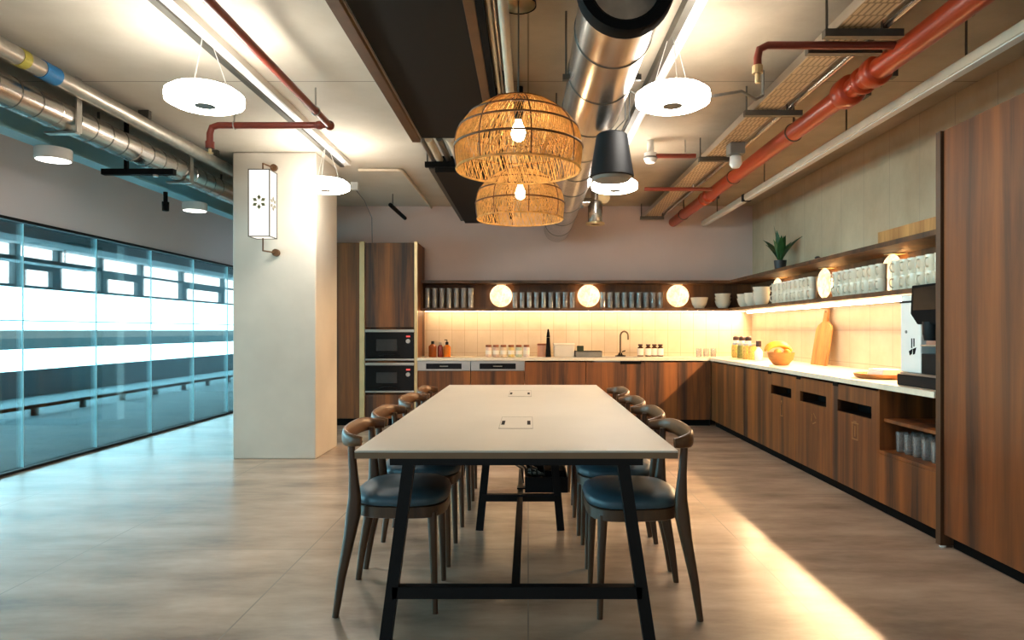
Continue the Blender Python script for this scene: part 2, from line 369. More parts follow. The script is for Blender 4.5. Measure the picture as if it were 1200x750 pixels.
# ------------------------------------------------------------------ services on the window side
# insulated pipe + spiral duct, both hang from the slab
t = thing('lagged_pipe', (-2.9,5,2.7), 'upper silver foil pipe with blue tape under the ceiling edge', 'pipe')
MB().cyl((-2.90,-3,2.755),(-2.90,8.6,2.755),.052,16).build('lagging', M['foil'], t, smooth=True)
MB().cyl((-2.90,3.90,2.755),(-2.90,4.03,2.755),.056,16).build('band', M['bluetape'], t, smooth=True)['label'] = 'blue tape band'
MB().cyl((-2.90,3.72,2.755),(-2.90,3.78,2.755),.055,16).build('flow_mark', M['yellow'], t, smooth=True)['label'] = 'yellow flow marking'
for yy in (1.5,3.2,4.95,6.05): MB().box(-2.94,-2.86,yy,yy+.04,2.80,CZ).build('bracket', M['steel_d'], t)
t = thing('spiral_duct', (-3.05,5,2.6), 'silver spiral-wound duct below the foil pipe, beside the pillar', 'duct')
MB().cyl((-3.06,-3,2.60),(-3.06,8.6,2.60),.095,24).build('body', M['galv'], t, smooth=True)
for i in range(34):
    yy = .8+i*.17
    MB().torus((-3.06,yy,2.60),.095,.004,20,5,'y').build('seam', M['steel_d'] if i % 5 else M['galv'], t, smooth=True)
for yy in (2.6,4.3,5.75): MB().box(-2.964,-2.954,yy,yy+.05,2.5,CZ).box(-3.17,-2.965,yy,yy+.05,2.49,2.504).build('strap', M['steel'], t)
t = thing('black_conduit', (-3.2,5,2.5), 'black pipe between the silver duct and the blue beam', 'pipe')
MB().cyl((-3.27,-3,2.66),(-3.27,8.6,2.66),.07,14).build('run', M['matte'], t, smooth=True)
for yy in (1,3,5,7): MB().cyl((-3.27,yy,2.73),(-3.27,yy,CZ),.01,8).build('hanger', M['steel_d'], t)
t = thing('steel_beam', (-3.5,4,2.5), 'steel beam tinted with blue daylight above the lilac wall band', 'beam'); t['kind'] = 'structure'
MB().box(-3.47,-3.45,-3,10,2.535,2.72).build('web', M['beam_daylight'], t)
MB().box(-3.53,-3.39,-3,10,2.515,2.535).build('flange', M['beam_daylight'], t)
MB().box(-3.53,-3.39,-3,10,2.72,2.74).build('flange', M['beam_daylight'], t)
for yy in (1,4,7): MB().box(-3.49,-3.43,yy,yy+.06,2.74,CZ).build('cleat', M['steel_d'], t)
t = thing('track_bracket', (-3.0,5.2,2.4), 'black bracket arm hung across below the silver duct', 'bracket')
MB().box(-3.37,-2.80,5.18,5.23,2.43,2.475).box(-3.195,-3.17,5.19,5.22,2.475,CZ).build('arm', M['matte'], t)
MB().cyl((-2.95,5.2,2.415),(-2.95,5.2,2.48),.02,10).build('bolt', M['steel'], t)
for yy, lb in ((4.76,'white cylinder downlight under the blue beam, farther from the pillar'),(6.78,'white cylinder downlight under the blue beam, close to the pillar')):
    t = thing('downlight', (-3.44,yy,2.44), lb, 'downlight')
    MB().lathe([(.001,2.513),(.115,2.513),(.118,2.505),(.118,2.44),(.108,2.43)],28,(-3.44,yy,0)).build('housing', M['whitep'], t, smooth=40)
    MB().lathe([(.108,2.432),(.09,2.428),(.001,2.428)],28,(-3.44,yy,0)).build('lens', M['down'], t)
t = thing('security_camera', (-3.45,5.95,2.3), 'small black camera hanging under the blue beam near the pillar', 'camera')
MB().cyl((-3.45,6.25,2.515),(-3.45,6.25,2.42),.02,10).build('mount', M['matte'], t)
MB().lathe([(.001,2.33),(.03,2.335),(.032,2.42),(.001,2.425)],14,(-3.45,6.25,0)).build('body', M['matte'], t, smooth=True)

# ------------------------------------------------------------------ soffit, ducts and trays of the middle
t = thing('soffit_panel', (-.6,2,2.7), 'long dark bronze soffit panel running along the ceiling centre', 'soffit')
MB().box(-.85,-.30,-3.5,5.25,2.735,2.75).build('panel', M['soffit'], t)
MB().box(-.925,-.86,-3.5,5.25,2.70,2.75).build('edge_angle', M['bronze'], t, bevel=.003)
MB().box(-.30,-.245,-3.5,5.25,2.70,2.75).build('edge_angle', M['bronze'], t, bevel=.003)
MB().box(-.862,-.852,-3.5,5.25,2.725,2.737).build('bead', M['steel'], t)
for yy in (-1,1,3,5): MB().box(-.9,-.27,yy,yy+.04,2.75,CZ).build('hanger', M['matte'], t)
t = thing('return_duct', (-.65,7,2.6), 'flat dark rectangular duct running from the soffit to the wall', 'duct')
MB().box(-.845,-.40,5.95,8.79,2.63,2.78).build('casing', M['soffit'], t, bevel=.006)
MB().box(-.90,-.852,5.95,8.79,2.66,2.70).build('edge_angle', M['steel_d'], t)
for yy in (6.2,7.4,8.4): MB().cyl((-.6,yy,2.78),(-.6,yy,CZ),.01,8).build('hanger', M['steel_d'], t)
t = thing('cable_ladder', (-.65,5.6,2.68), 'bundle of pale cables in a tray beyond the soffit panel', 'cable tray')
MB().box(-.86,-.84,5.27,5.93,2.705,2.76).build('side_rail', M['steel'], t)
MB().box(-.42,-.40,5.27,5.93,2.705,2.76).build('side_rail', M['steel'], t)
for i in range(5): MB().cyl((-.80+i*.085,5.27,2.74),(-.80+i*.085,5.93,2.74),.026 if i % 2 else .034,10).build('cable', M['cream'] if i % 2 == 0 else M['steel_d'], t, smooth=True)
MB().box(-.92,-.36,5.84,5.89,2.655,2.70).build('strut', M['matte'], t)
for xx in (-.90,-.38): MB().cyl((xx,5.865,2.70),(xx,5.865,CZ),.008,8).build('hanger', M['steel_d'], t)
for i, (xx, rr, mm, lb) in enumerate(((-.115,.026,'cream','cream conduit beside the pendant cords'),(-.185,.011,'cream','thin pale channel beside the cream conduit'),(-.160,.008,'steel','thin steel conduit touching the cream conduit side'))):
    t = thing('conduit', (xx,2,2.7), lb, 'conduit')
    MB().cyl((xx,-3.4,2.70+.02*(i > 0)),(xx,8.78,2.70+.02*(i > 0)),rr,12).build('run', M[mm], t, smooth=True)
    for yy in (.6,2.35,4.2,6.2): MB().box(xx-.008,xx+.008,yy,yy+.02,2.70,CZ).build('clip', M['steel_d'], t)

t = thing('gap_shade_strip', (-.22,2,2.68), 'black strip for the dark gap between soffit edge and pale conduits', 'trunking')
MB().box(-.242,-.205,-3.4,8.78,2.685,2.73).build('channel', M['matte'], t)  # solid black strip stands in for the shade of the gap
for yy in (.5,2.5,4.5,6.5): MB().box(-.23,-.215,yy,yy+.02,2.73,CZ).build('hanger', M['steel_d'], t)
o = MB().tube([(-1.74,6.73,CZ-.018),(-1.33,6.73,CZ-.018),(-1.30,6.76,CZ-.018),(-1.30,8.80,CZ-.018)],.016,10).build('conduit', M['cream'], loc=(-1.5,6.73,CZ-.02), smooth=True); tag(o, 'pale conduit turning a corner on the ceiling behind the pillar', 'conduit')
t = thing('pipe_stub', (-1.65,8.3,2.7), 'dark pipe stub entering the plaster wall over the tall cabinet', 'pipe')
MB().cyl((-1.65,7.86,2.70),(-1.65,8.80,2.70),.025,12).build('run', M['matte'], t, smooth=True)
MB().cyl((-1.65,8.0,2.72),(-1.65,8.0,CZ),.006,6).build('hanger', M['steel_d'], t)
t = thing('hanging_cable', (-1.97,8.0,2.3), 'thin cable dropping from the ceiling to the tall cabinet top', 'cable')
MB().tube([(-1.95,7.4,2.79),(-1.97,7.9,2.76),(-1.975,8.3,2.62),(-1.975,8.32,2.305)],.005,6).build('wire', M['grey'], t, smooth=True)
MB().box(-1.99,-1.91,7.36,7.44,2.78,CZ).build('socket', M['whitep'], t)
# big silver duct
DX, DZ, DR = .383, 2.55, .174
t = thing('air_duct', (DX,5,DZ), 'large silver round duct with open black-rimmed end overhead', 'duct')
MB().lathe([(DR,2.62),(DR,8.78)],40,(DX,0,DZ),'y').lathe([(DR-.006,8.7),(DR-.006,2.62)],40,(DX,0,DZ),'y').build('body', M['galv'], t, smooth=True)
MB().lathe([(DR-.04,2.57),(DR-.02,2.54),(DR+.014,2.54),(DR+.02,2.56),(DR+.02,2.61),(DR+.003,2.625),(DR-.04,2.62),(DR-.04,2.57)],40,(DX,0,DZ),'y').build('rim', M['matte'], t, smooth=30)
MB().lathe([(.001,2.70),(DR-.03,2.70),(DR-.03,2.73),(.001,2.73)],32,(DX,0,DZ),'y').build('damper', M['foil'], t)
for yy in (2.95,3.42,4.0,4.6,5.2,5.8,6.6,7.4,8.2): MB().torus((DX,yy,DZ),DR+.001,.0035,36,6,'y').build('clamp_ring', M['steel_d'], t, smooth=True)
for yy in (3.42,4.6,5.45,7.0):
    for sx in (-1,1): MB().cyl((DX+sx*(DR+.012),yy,DZ-.03),(DX+sx*(DR+.012),yy,CZ),.006,6).box(DX+sx*(DR+.012)-.018,DX+sx*(DR+.012)+.018,yy-.012,yy+.012,DZ-.05,DZ-.02).build('hanger', M['steel_d'], t)
t = thing('duct_branch', (.8,7.5,2.45), 'short silver air outlet with flange beside the large duct', 'air outlet')
MB().lathe([(.075,2.42),(.083,2.43),(.083,2.66),(.06,2.68)],24,(.765,7.5,0)).build('neck', M['galv'], t, smooth=40)
MB().lathe([(.06,2.425),(.108,2.425),(.108,2.405),(.05,2.405)],24,(.765,7.5,0)).build('flange', M['brass'], t, smooth=40)
MB().cyl((.765,7.5,2.66),(.765,7.5,CZ),.05,16).cyl((.56,7.5,2.66),(.765,7.5,2.66),.05,16).build('pipe', M['galv'], t, smooth=True)
MB().cyl((.86,7.46,2.71),(.86,7.54,2.71),.07,18).cyl((.80,7.5,2.71),(.86,7.5,2.71),.02,10).build('valve', M['brass'], t, smooth=40)
t = thing('pendant_speaker', (.496,3.9,2.11), 'black bucket-shaped pendant speaker beside the large silver duct', 'speaker')
MB().lathe([(.001,2.367),(.078,2.367),(.091,2.356),(.128,2.127),(.13,2.11),(.12,2.106),(.001,2.11)],36,(.496,3.9,0)).build('cabinet', M['black'], t, smooth=40)
MB().lathe([(.119,2.105),(.104,2.088),(.001,2.08)],36,(.496,3.9,0)).build('grille', M['grey'], t, smooth=True)
for xx, xt in ((.49,.575),(.54,.60)): MB().tube([(xx,3.9,2.36),(xt,3.9,2.45),(xt,3.9,CZ)],.004,6).build('wire', M['wire'], t)

# batten lines (lit strips along the slab)
for xx, lb in ((-1.80,'white linear batten run over the pillar-side ring lights'),(.82,'white linear batten run over the ring lights beside the silver duct')):
    t = thing('batten_light', (xx,3,2.8), lb, 'light')
    yend = 6.45 if xx < 0 else 7.2
    MB().box(xx-.045,xx-.005,-2,yend,2.80,CZ).build('trunking', M['steel_d'], t)
    MB().box(xx-.005,xx+.06,-2,yend,2.815,CZ).build('housing', M['whitep'], t)
    yy = -1.6
    while yy < yend-.4:
        MB().box(xx+.012,xx+.043,yy,yy+1.0,2.803,2.816).build('diffuser', M['batten'], t); yy += 1.15
# ring lights
def ring_light(x, y, label, z=2.48, r=.20):
    t = thing('ring_light', (x,y,z), label, 'ring light', 'round white ring lights under the ceiling')
    MB().lathe([(.055,z+.04),(.165,z+.045),(r,z+.02),(r+.003,z),(r,z-.028),(.165,z-.045),(.055,z-.045),(.045,z-.03),(.045,z+.03),(.055,z+.04)],48,(x,y,0)).build('diffuser', M['ring'], t, smooth=30)
    MB().lathe([(.001,z-.047),(.054,z-.047),(.054,z-.0455),(.0445,z-.0455),(.0445,z+.02),(.001,z+.02)],24,(x,y,0)).build('hub', M['grey'], t)
    MB().lathe([(.05,z+.05),(.15,z+.052),(.15,z+.047),(.05,z+.045)],32,(x,y,0)).build('gear_tray', M['whitep'], t)
    for a in (0.5, 2.6, 4.7):
        MB().cyl((x+.12*math.cos(a),y+.12*math.sin(a),z+.05),(x+.03*math.cos(a),y+.03*math.sin(a),2.80),.0025,6).build('cable', M['whitep'], t)
ring_light(-1.78,3.62,'glowing ring light above the open floor beside the glass partition')
ring_light(-1.79,5.82,'glowing ring light at the corner of the concrete pillar')
ring_light(.795,3.62,'glowing ring light between the silver duct and the red sprinkler drop')
ring_light(.765,5.82,'glowing ring light just under the black bucket speaker')
def curvy(name, pts, r, m, label, cat):
    o = MB().tube(pts, r, 8).build(name, m, loc=pts[0], smooth=True); return tag(o, label, cat)
curvy('flex_cable', [(1.0,3.66,2.50),(1.25,3.85,2.60),(1.42,4.1,2.64),(1.50,4.2,2.70),(1.50,4.2,2.86)], .009, M['grey'], 'grey flexible cable linking a ring light to the tray', 'cable')
curvy('flex_cable', [(.60,4.1,2.80),(.62,4.1,2.70),(.70,4.15,2.68),(.82,4.2,2.70),(.86,4.2,2.81)], .008, M['grey'], 'grey flexible cable between the silver duct and batten', 'cable')

# ------------------------------------------------------------------ red pipes
t = thing('sprinkler_pipe', (-1.46,3,2.7), 'thin red sprinkler pipe bending over to a drop beside the pillar', 'sprinkler pipe')
MB().tube([(-1.455,-3,2.70),(-1.455,4.80,2.70)],.024,12).build('run', M['red'], t, smooth=True)
MB().tube([(-1.455,4.81,2.70),(-2.27,4.81,2.70),(-2.315,4.81,2.685),(-2.33,4.81,2.64),(-2.33,4.81,2.53)],.024,12).build('drop', M['red'], t, smooth=True)
MB().sphere((-1.455,4.81,2.70),.036).sphere((-1.53,4.81,2.70),.031,sc=(1.3,1,1)).cyl((-2.33,4.81,2.58),(-2.33,4.81,2.53),.032,12).build('elbow', M['red'], t, smooth=True)
MB().cyl((-2.33,4.81,2.53),(-2.33,4.81,2.49),.012,8).cyl((-2.33,4.81,2.50),(-2.33,4.81,2.495),.025,12).build('nozzle', M['brass'], t)
for (x,y) in ((-1.455,4.5),(-1.455,2.5),(-2.15,4.81)): MB().cyl((x,y,2.72),(x,y,CZ),.006,6).torus((x,y,2.70),.028,.005,14,5,'x' if x < -2 else 'y').build('hanger', M['steel'], t)
t = thing('water_main', (1.94,5,2.65), 'thick orange-red water main with couplings along the ceiling', 'pipe')
PZ, PX = 2.645, 1.94
MB().cyl((PX,-3,PZ),(PX,8.79,PZ),.061,24).build('run', M['orange'], t, smooth=True)
for yy, rr, L in ((3.62,.085,.10),(3.78,.08,.05),(3.92,.092,.13),(7.0,.078,.09),(7.2,.075,.04)):
    MB().lathe([(.06,yy),(rr*.9,yy+.008),(rr,yy+.02),(rr,yy+L-.02),(rr*.9,yy+L-.008),(.06,yy+L)],24,(PX,0,PZ),'y').build('coupling', M['orange'], t, smooth=40)
    MB().box(PX+rr-.01,PX+rr+.025,yy+.02,yy+L-.02,PZ-.035,PZ+.02).build('bolt_lug', M['steel_d'], t)
for yy in (2.0,4.8,6.2,8.2): MB().cyl((PX,yy,PZ+.06),(PX,yy,CZ),.008,6).torus((PX,yy,PZ),.064,.006,24,6,'y').build('hanger', M['steel_d'], t)
def red_branch(pts, label, nozzle=None):
    t = thing('sprinkler_pipe', pts[0], label, 'sprinkler pipe')
    MB().tube(pts,.02,12).build('run', M['red'], t, smooth=True)
    if nozzle: MB().cyl(nozzle,(nozzle[0],nozzle[1],nozzle[2]-.05),.012,8).cyl((nozzle[0],nozzle[1],nozzle[2]+.04),nozzle,.027,12).build('nozzle', M['brass'], t)
    p = pts[len(pts)//2]; x = (pts[0][0]+p[0])/2
    MB().cyl((x,p[1],pts[0][2]+.015),(x,p[1],CZ),.006,6).build('hanger', M['steel'], t)
red_branch([(1.885,3.38,2.665),(1.5,3.38,2.665),(1.23,3.38,2.665),(1.19,3.38,2.645),(1.18,3.38,2.60),(1.18,3.38,2.52)],'red sprinkler branch with drop ahead of the orange couplings',(1.18,3.38,2.52))
red_branch([(1.88,6.73,2.645),(1.5,6.73,2.645),(1.19,6.73,2.645)],'red sprinkler branch crossing under the tray close to the plaster wall')
red_branch([(1.46,5.73,2.72),(1.28,5.73,2.72),(1.10,5.73,2.72)],'short red pipe stub beside the white smoke detector')
t = thing('smoke_detector', (1.07,5.75,2.8), 'small white smoke detector hanging below the ceiling', 'detector')
MB().lathe([(.03,CZ),(.03,2.76),(.055,2.75),(.058,2.70),(.04,2.665),(.001,2.66)],20,(1.07,5.75,0)).build('body', M['whitep'], t, smooth=40)
MB().lathe([(.035,2.70),(.061,2.70),(.061,2.715),(.035,2.715)],20,(1.07,5.75,0)).build('vent', M['grey'], t)
# perforated tray + conduit
t = thing('perforated_tray', (1.6,5,2.7), 'tan perforated cable tray running beside the orange pipe', 'cable tray')
MB().box(1.53,1.70,-3,8.75,2.695,2.70).build('bed', M['tray'], t)
MB().box(1.525,1.532,-3,8.75,2.695,2.745).build('side_rail', M['steel'], t)
MB().box(1.70,1.707,-3,8.75,2.695,2.745).build('side_rail', M['steel'], t)
for yy in (3.25,3.45,4.45,5.65,8.6): MB().box(1.47,1.86 if yy < 5 else 1.78,yy,yy+.04,2.655,2.693).build('strut', M['steel_d'], t)
for yy in (3.25,4.45,5.65,8.6):
    for xx in (1.485,1.76): MB().cyl((xx,yy+.02,2.69),(xx,yy+.02,CZ),.006,6).build('hanger', M['steel_d'], t)
MB().cyl((1.78,-3,2.715),(1.78,8.7,2.715),.018,10).build('conduit', M['galv'], t, smooth=True)
t = thing('junction_box', (1.66,5.3,2.6), 'small grey box fixed under the perforated tray', 'box')
MB().box(1.60,1.72,5.2,5.32,2.60,2.69).build('case', M['grey'], t, bevel=.006)
MB().lathe([(.03,2.60),(.045,2.59),(.05,2.53),(.03,2.50),(.001,2.495)],16,(1.66,5.26,0)).build('sensor', M['whitep'], t, smooth=40)
t = thing('light_trunking', (2.3,4,2.6), 'long cream trunking hung from rods along the concrete wall', 'trunking')
MB().box(2.265,2.335,-3,8.6,2.57,2.625).build('body', M['cream'], t, bevel=.005)
MB().box(2.275,2.325,-3,8.6,2.563,2.571).build('cover', M['whitep'], t)
for yy in (2.2,3.45,4.75,6.4,8.0): MB().cyl((2.30,yy,2.62),(2.30,yy,CZ),.006,6).box(2.26,2.34,yy-.012,yy+.012,2.85,CZ).build('hanger', M['steel_d'], t)
MB().box(2.258,2.342,6.9,6.96,2.56,2.632).build('joint_cover', M['black'], t)

# ------------------------------------------------------------------ tall cabinets on the plaster wall
FY = 8.22; TH = 2.30
t = thing('tall_cabinet', (-2.5,8.5,0), 'tall dark walnut cabinet half hidden by the pillar', 'cabinet')
MB().box(-3.0,-2.11,8.245,8.795,.09,TH).build('carcass', M['walnut_d'], t)
MB().box(-2.995,-2.56,FY,8.243,.10,TH-.01).build('door', M['walnut'], t, bevel=.002)
MB().box(-2.553,-2.115,FY,8.243,.10,TH-.01).build('door', M['walnut'], t, bevel=.002)
MB().box(-3.0,-2.11,8.29,8.79,0,.09).build('plinth', M['matte'], t)
t = thing('oven_housing', (-1.75,8.5,0), 'tall walnut housing holding two built-in microwaves', 'cabinet')
b = MB().box(-2.045,-2.03,8.245,8.80,.09,TH).box(-1.44,-1.388,8.245,8.80,.09,TH).box(-2.03,-1.44,8.78,8.80,.09,TH)
for z in (.09,.405,.795,1.21,TH-.02): b.box(-2.03,-1.44,8.245,8.78,z,z+.014)
b.build('carcass', M['walnut'], t)
MB().box(-2.04,-1.425,FY,8.243,1.235,TH-.005).build('door', M['walnut'], t, bevel=.002)
MB().box(-2.04,-1.425,FY,8.243,.10,.395).build('drawer', M['walnut'], t, bevel=.002)
MB().box(-2.108,-2.046,8.205,8.26,.09,TH+.01).build('edge_trim', M['brass'], t)['label'] = 'pale brass edge profile'
MB().box(-1.422,-1.386,8.205,8.26,.09,TH+.01).build('edge_trim', M['brass'], t)['label'] = 'pale brass edge profile'
MB().box(-2.045,-1.39,8.29,8.78,0,.09).build('plinth', M['matte'], t)
def microwave(z0, z1, label):
    t = thing('microwave', (-1.735,8.4,z0), label, 'microwave', 'built-in microwaves in the walnut housing')
    MB().box(-2.025,-1.445,8.235,8.70,z0,z1).build('body', M['black'], t)
    MB().box(-2.038,-1.428,8.205,8.235,z1-.032,z1).build('trim', M['steel'], t, bevel=.002)['label'] = 'brushed steel upper strip'
    MB().box(-2.038,-1.428,8.205,8.235,z0,z0+.022).build('trim', M['steel'], t, bevel=.002)['label'] = 'brushed steel lower strip'
    d = MB().box(-2.036,-1.43,8.21,8.235,z0+.024,z1-.034).build('door', M['glossblack'], t, bevel=.003)
    MB().box(-1.90,-1.64,8.206,8.2105,z0+.12,z1-.12).build('window', M['grey'] if False else mat('smoked_window', srgb(44,44,46), .15), d)
    MB().tube([(-1.86,8.20,z0+.055),(-1.80,8.188,z0+.075),(-1.735,8.185,z0+.08),(-1.67,8.188,z0+.075),(-1.61,8.20,z0+.055)],.009,8).build('handle', M['black'], d, smooth=True)
    MB().cyl((-1.50,8.19,z1-.145),(-1.50,8.211,z1-.145),.026,20).build('knob', M['steel'], t, smooth=40)
    MB().box(-1.525,-1.475,8.207,8.211,z1-.095,z1-.075).build('display', emit('red_digits', (.9,.12,.1,1), .6), t)['label'] = 'small red display'
microwave(.81+.012,1.208,'built-in black microwave, upper of the two in the walnut housing')
microwave(.421,.793,'built-in black microwave, lower of the two in the walnut housing')

# ------------------------------------------------------------------ base units along the plaster wall
CT = .82
def carcass(m, x0,x1,y0,y1,z0=.09,z1=CT-.005,open_=None):
    m.box(x0,x0+.016,y0,y1,z0,z1).box(x1-.016,x1,y0,y1,z0,z1).box(x0+.016,x1-.016,y0,y1,z0,z0+.016)
    return m
def base_unit(x0, x1, label, doors, pull=False):
    t = thing('base_cabinet', ((x0+x1)/2,8.5,0), label, 'cabinet')
    m = carcass(MB(), x0+.001,x1-.001,8.245,8.78); m.box(x0+.017,x1-.017,8.765,8.78,.106,CT-.005); m.build('carcass', M['walnut_d'], t)
    w = (x1-x0)/doors
    for i in range(doors):
        d = MB().box(x0+i*w+.002,x0+(i+1)*w-.002,FY,8.243,.08,.80).build('door', M['walnut'], t, bevel=.002)
    if pull: MB().box(x0+.43,x0+.69,FY-.003,FY+.004,.775,.812).build('finger_pull', M['matte'], t)['label'] = 'dark recessed finger pull'
    MB().box(x0+.001,x1-.001,8.27,8.76,0,.09).build('plinth', M['matte'], t)
def dishwasher(x0, x1, label):
    t = thing('dishwasher', ((x0+x1)/2,8.5,0), label, 'dishwasher', 'dishwashers beside the walnut housing')
    MB().box(x0+.01,x1-.01,8.245,8.78,.1,CT-.005).build('body', M['steel_d'], t)
    MB().box(x0+.002,x1-.002,FY-.01,8.243,.695,.815).build('control_panel', M['steel'], t, bevel=.002)['label'] = 'brushed steel control panel'
    MB().box(x0+.11,x1-.11,FY-.013,FY-.009,.715,.785).build('display', M['glossblack'], t)
    MB().box(x0+.28,x1-.28,FY-.0145,FY-.0125,.744,.756).build('badge', M['grey'], t)
    MB().box(x0+.002,x1-.002,FY,8.243,.08,.69).build('door', M['walnut'], t, bevel=.002)
    MB().box(x0+.001,x1-.001,8.27,8.76,0,.09).build('plinth', M['matte'], t)
dishwasher(-1.386,-.722,'integrated dishwasher with steel strip right against the walnut housing')
dishwasher(-.718,-.045,'integrated dishwasher with steel strip, second from the walnut housing')
base_unit(-.043,.72,'walnut base cabinet between the dishwasher and the sink unit',1)
base_unit(.722,1.46,'walnut base cabinet under the sink tap',1,True)
base_unit(1.462,2.288,'walnut base cabinet reaching into the corner',2)
# worktop
SX0, SX1, SY0, SY1 = .84, 1.42, 8.33, 8.62
m = MB().box(-1.386,SX0,8.20,8.795,CT,.855).box(SX1,2.995,8.20,8.795,CT,.855).box(SX0,SX1,8.20,SY0,CT,.855).box(SX0,SX1,SY1,8.795,CT,.855).box(2.27,2.995,3.675,8.20,CT,.855)
tag(m.build('worktop', M['stone'], loc=(2.6,8.5,CT)), 'pale L-shaped worktop running along both walls', 'worktop')
t = thing('sink', (1.13,8.47,.66), 'steel sink basin set into the pale worktop', 'sink')
MB().box(SX0,SX1,SY0,SY1,.66,.67).box(SX0,SX0+.008,SY0,SY1,.67,.8545).box(SX1-.008,SX1,SY0,SY1,.67,.8545).box(SX0,SX1,SY0,SY0+.008,.67,.8545).box(SX0,SX1,SY1-.008,SY1,.67,.8545).build('basin', M['steel'], t)
MB().cyl((1.13,8.47,.67),(1.13,8.47,.674),.04,16).build('drain', M['steel_d'], t)
# backsplash
struct(MB().box(-1.386,3.0,8.795,8.80,.855,1.452), 'trim_7', M['tile_b'], 'cream vertical tile backsplash under the glass shelf', 'backsplash')
struct(MB().box(2.995,3.0,3.67,8.795,.855,1.452), 'trim_8', M['tile_r'], 'cream tile backsplash under the mug shelf', 'backsplash')

# ------------------------------------------------------------------ base units along the concrete wall
FX = 2.29
def side_unit(y0, y1, label, kind='door', icon=None):
    t = thing({'door':'base_cabinet','bin':'bin_cabinet','open':'open_cabinet'}[kind], (2.6,(y0+y1)/2,0), label, 'cabinet')
    m = MB()
    a = .60 if False else 2.315
    m.box(a,2.98,y0+.001,y0+.017,.09,CT-.005).box(a,2.98,y1-.017,y1-.001,.09,CT-.005).box(a,2.98,y0+.017,y1-.017,.09,.106).box(2.965,2.98,y0+.017,y1-.017,.106,CT-.005)
    if kind == 'open':
        m.box(FX,a,y0+.001,y0+.017,.09,CT-.005).box(FX,a,y1-.017,y1-.001,.09,CT-.005)
    m.build('carcass', M['walnut_d'] if kind != 'open' else M['walnut'], t)
    MB().box(2.345,2.96,y0+.001,y1-.001,0,.09).build('plinth', M['matte'], t)
    if kind == 'door':
        MB().box(FX,2.313,y0+.002,y1-.002,.08,.80).build('door', M['walnut'], t, bevel=.002)
    if kind == 'bin':
        s0, s1 = y0+.085, y1-.10; z0, z1 = .605, .69
        d = MB().box(FX,2.313,y0+.002,s0,.08,.80).box(FX,2.313,s1,y1-.002,.08,.80).box(FX,2.313,s0,s1,.08,z0).box(FX,2.313,s0,s1,z1,.80).build('door', M['walnut'], t)
        MB().box(2.302,2.45,s0-.004,s1+.004,z0-.006,z0).box(2.314,2.45,s0-.004,s1+.004,z1,z1+.006).box(2.44,2.45,s0,s1,z0,z1).build('slot_liner', M['matte'], t)['label'] = 'black drop-in slot'
        MB().box(FX-.003,FX+.004,y1-.11,y1-.03,.785,.812).build('finger_pull', M['matte'], d)
        ym = (y0+y1)/2-.03; ic = MB(); x0 = FX-.002; x1 = FX+.002
        if icon == 'bin':
            for aa, bb, cc, dd in ((ym-.05,ym+.05,.545,.553),(ym-.02,ym+.02,.557,.563),(ym-.042,ym-.034,.44,.545),(ym+.034,ym+.042,.44,.545),(ym-.042,ym+.042,.432,.44),(ym-.005,ym+.005,.455,.53)): ic.box(x0,x1,aa,bb,cc,dd)
        elif icon == 'bottle':
            for aa, bb, cc, dd in ((ym-.012,ym+.012,.55,.565),(ym-.03,ym-.024,.43,.53),(ym+.024,ym+.03,.43,.53),(ym-.03,ym+.03,.424,.43),(ym-.012,ym-.007,.53,.55),(ym+.007,ym+.012,.53,.55)): ic.box(x0,x1,aa,bb,cc,dd)
        else:
            for aa in (0,1,2):
                q = PI/2+aa*2*PI/3
                p0 = (FX-.001, ym+.045*math.cos(q), .49+.045*math.sin(q)); q2 = q+1.4; p1 = (FX-.001, ym+.045*math.cos(q2), .49+.045*math.sin(q2))
                ic.bar(p0,p1,.007,.004,up=(1,0,0))
        ic.build('icon', M['icon'], d)['label'] = 'pale engraved waste icon'
    if kind == 'open':
        MB().box(FX,2.965,y0+.017,y1-.017,.40,.42).build('shelf', M['walnut'], t)
        MB().box(FX+.03,2.965,y0+.017,y1-.017,.605,.625).build('shelf', M['walnut'], t)
        MB().box(FX-.001,2.313,y0+.002,y1-.002,.08,.398).build('drawer', M['walnut'], t, bevel=.002)
yb = [3.672,4.30,4.965,5.635,6.30,6.955,7.61,8.215]
side_unit(yb[0],yb[1],'open walnut cabinet with glasses beneath the coffee machine','open')
side_unit(yb[1],yb[2],'walnut waste cabinet with slot and bin icon beside the open cabinet','bin','bin')
side_unit(yb[2],yb[3],'walnut waste cabinet with slot, middle of the three','bin','recycle')
side_unit(yb[3],yb[4],'walnut waste cabinet with slot beside the plain doors','bin','bottle')
side_unit(yb[4],yb[5],'plain walnut base cabinet adjoining the slotted waste cabinets')
side_unit(yb[5],yb[6],'plain walnut base cabinet below the fruit bowl side')
side_unit(yb[6],yb[7],'plain walnut base cabinet in the dark corner')
# tall cabinet nearest the camera
for y0, y1, lb in ((3.02,3.622,'tall walnut cabinet closing the counter beside the coffee machine'),(2.40,3.018,'tall walnut cabinet farther from the coffee machine')):
    t = thing('tall_cabinet', (2.7,(y0+y1)/2,0), lb, 'cabinet')
    MB().box(2.315,2.99,y0+.001,y1-.001,.09,2.29).build('carcass', M['walnut_d'], t)
    MB().box(FX,2.313,y0+.002,y1-.002,.075,2.30).build('door', M['walnut_r'], t, bevel=.002)
    MB().box(2.345,2.98,y0+.001,y1-.001,0,.09).build('plinth', M['matte'], t)
    if y1 > 3.5: MB().box(2.275,2.99,3.626,3.668,.012,2.30).build('end_panel', M['walnut_d'], t)['label'] = 'dark end panel'
    if y1 > 3.5: MB().cyl((2.30,3.647,0),(2.30,3.647,.014),.018,12).build('foot', M['whitep'], t)

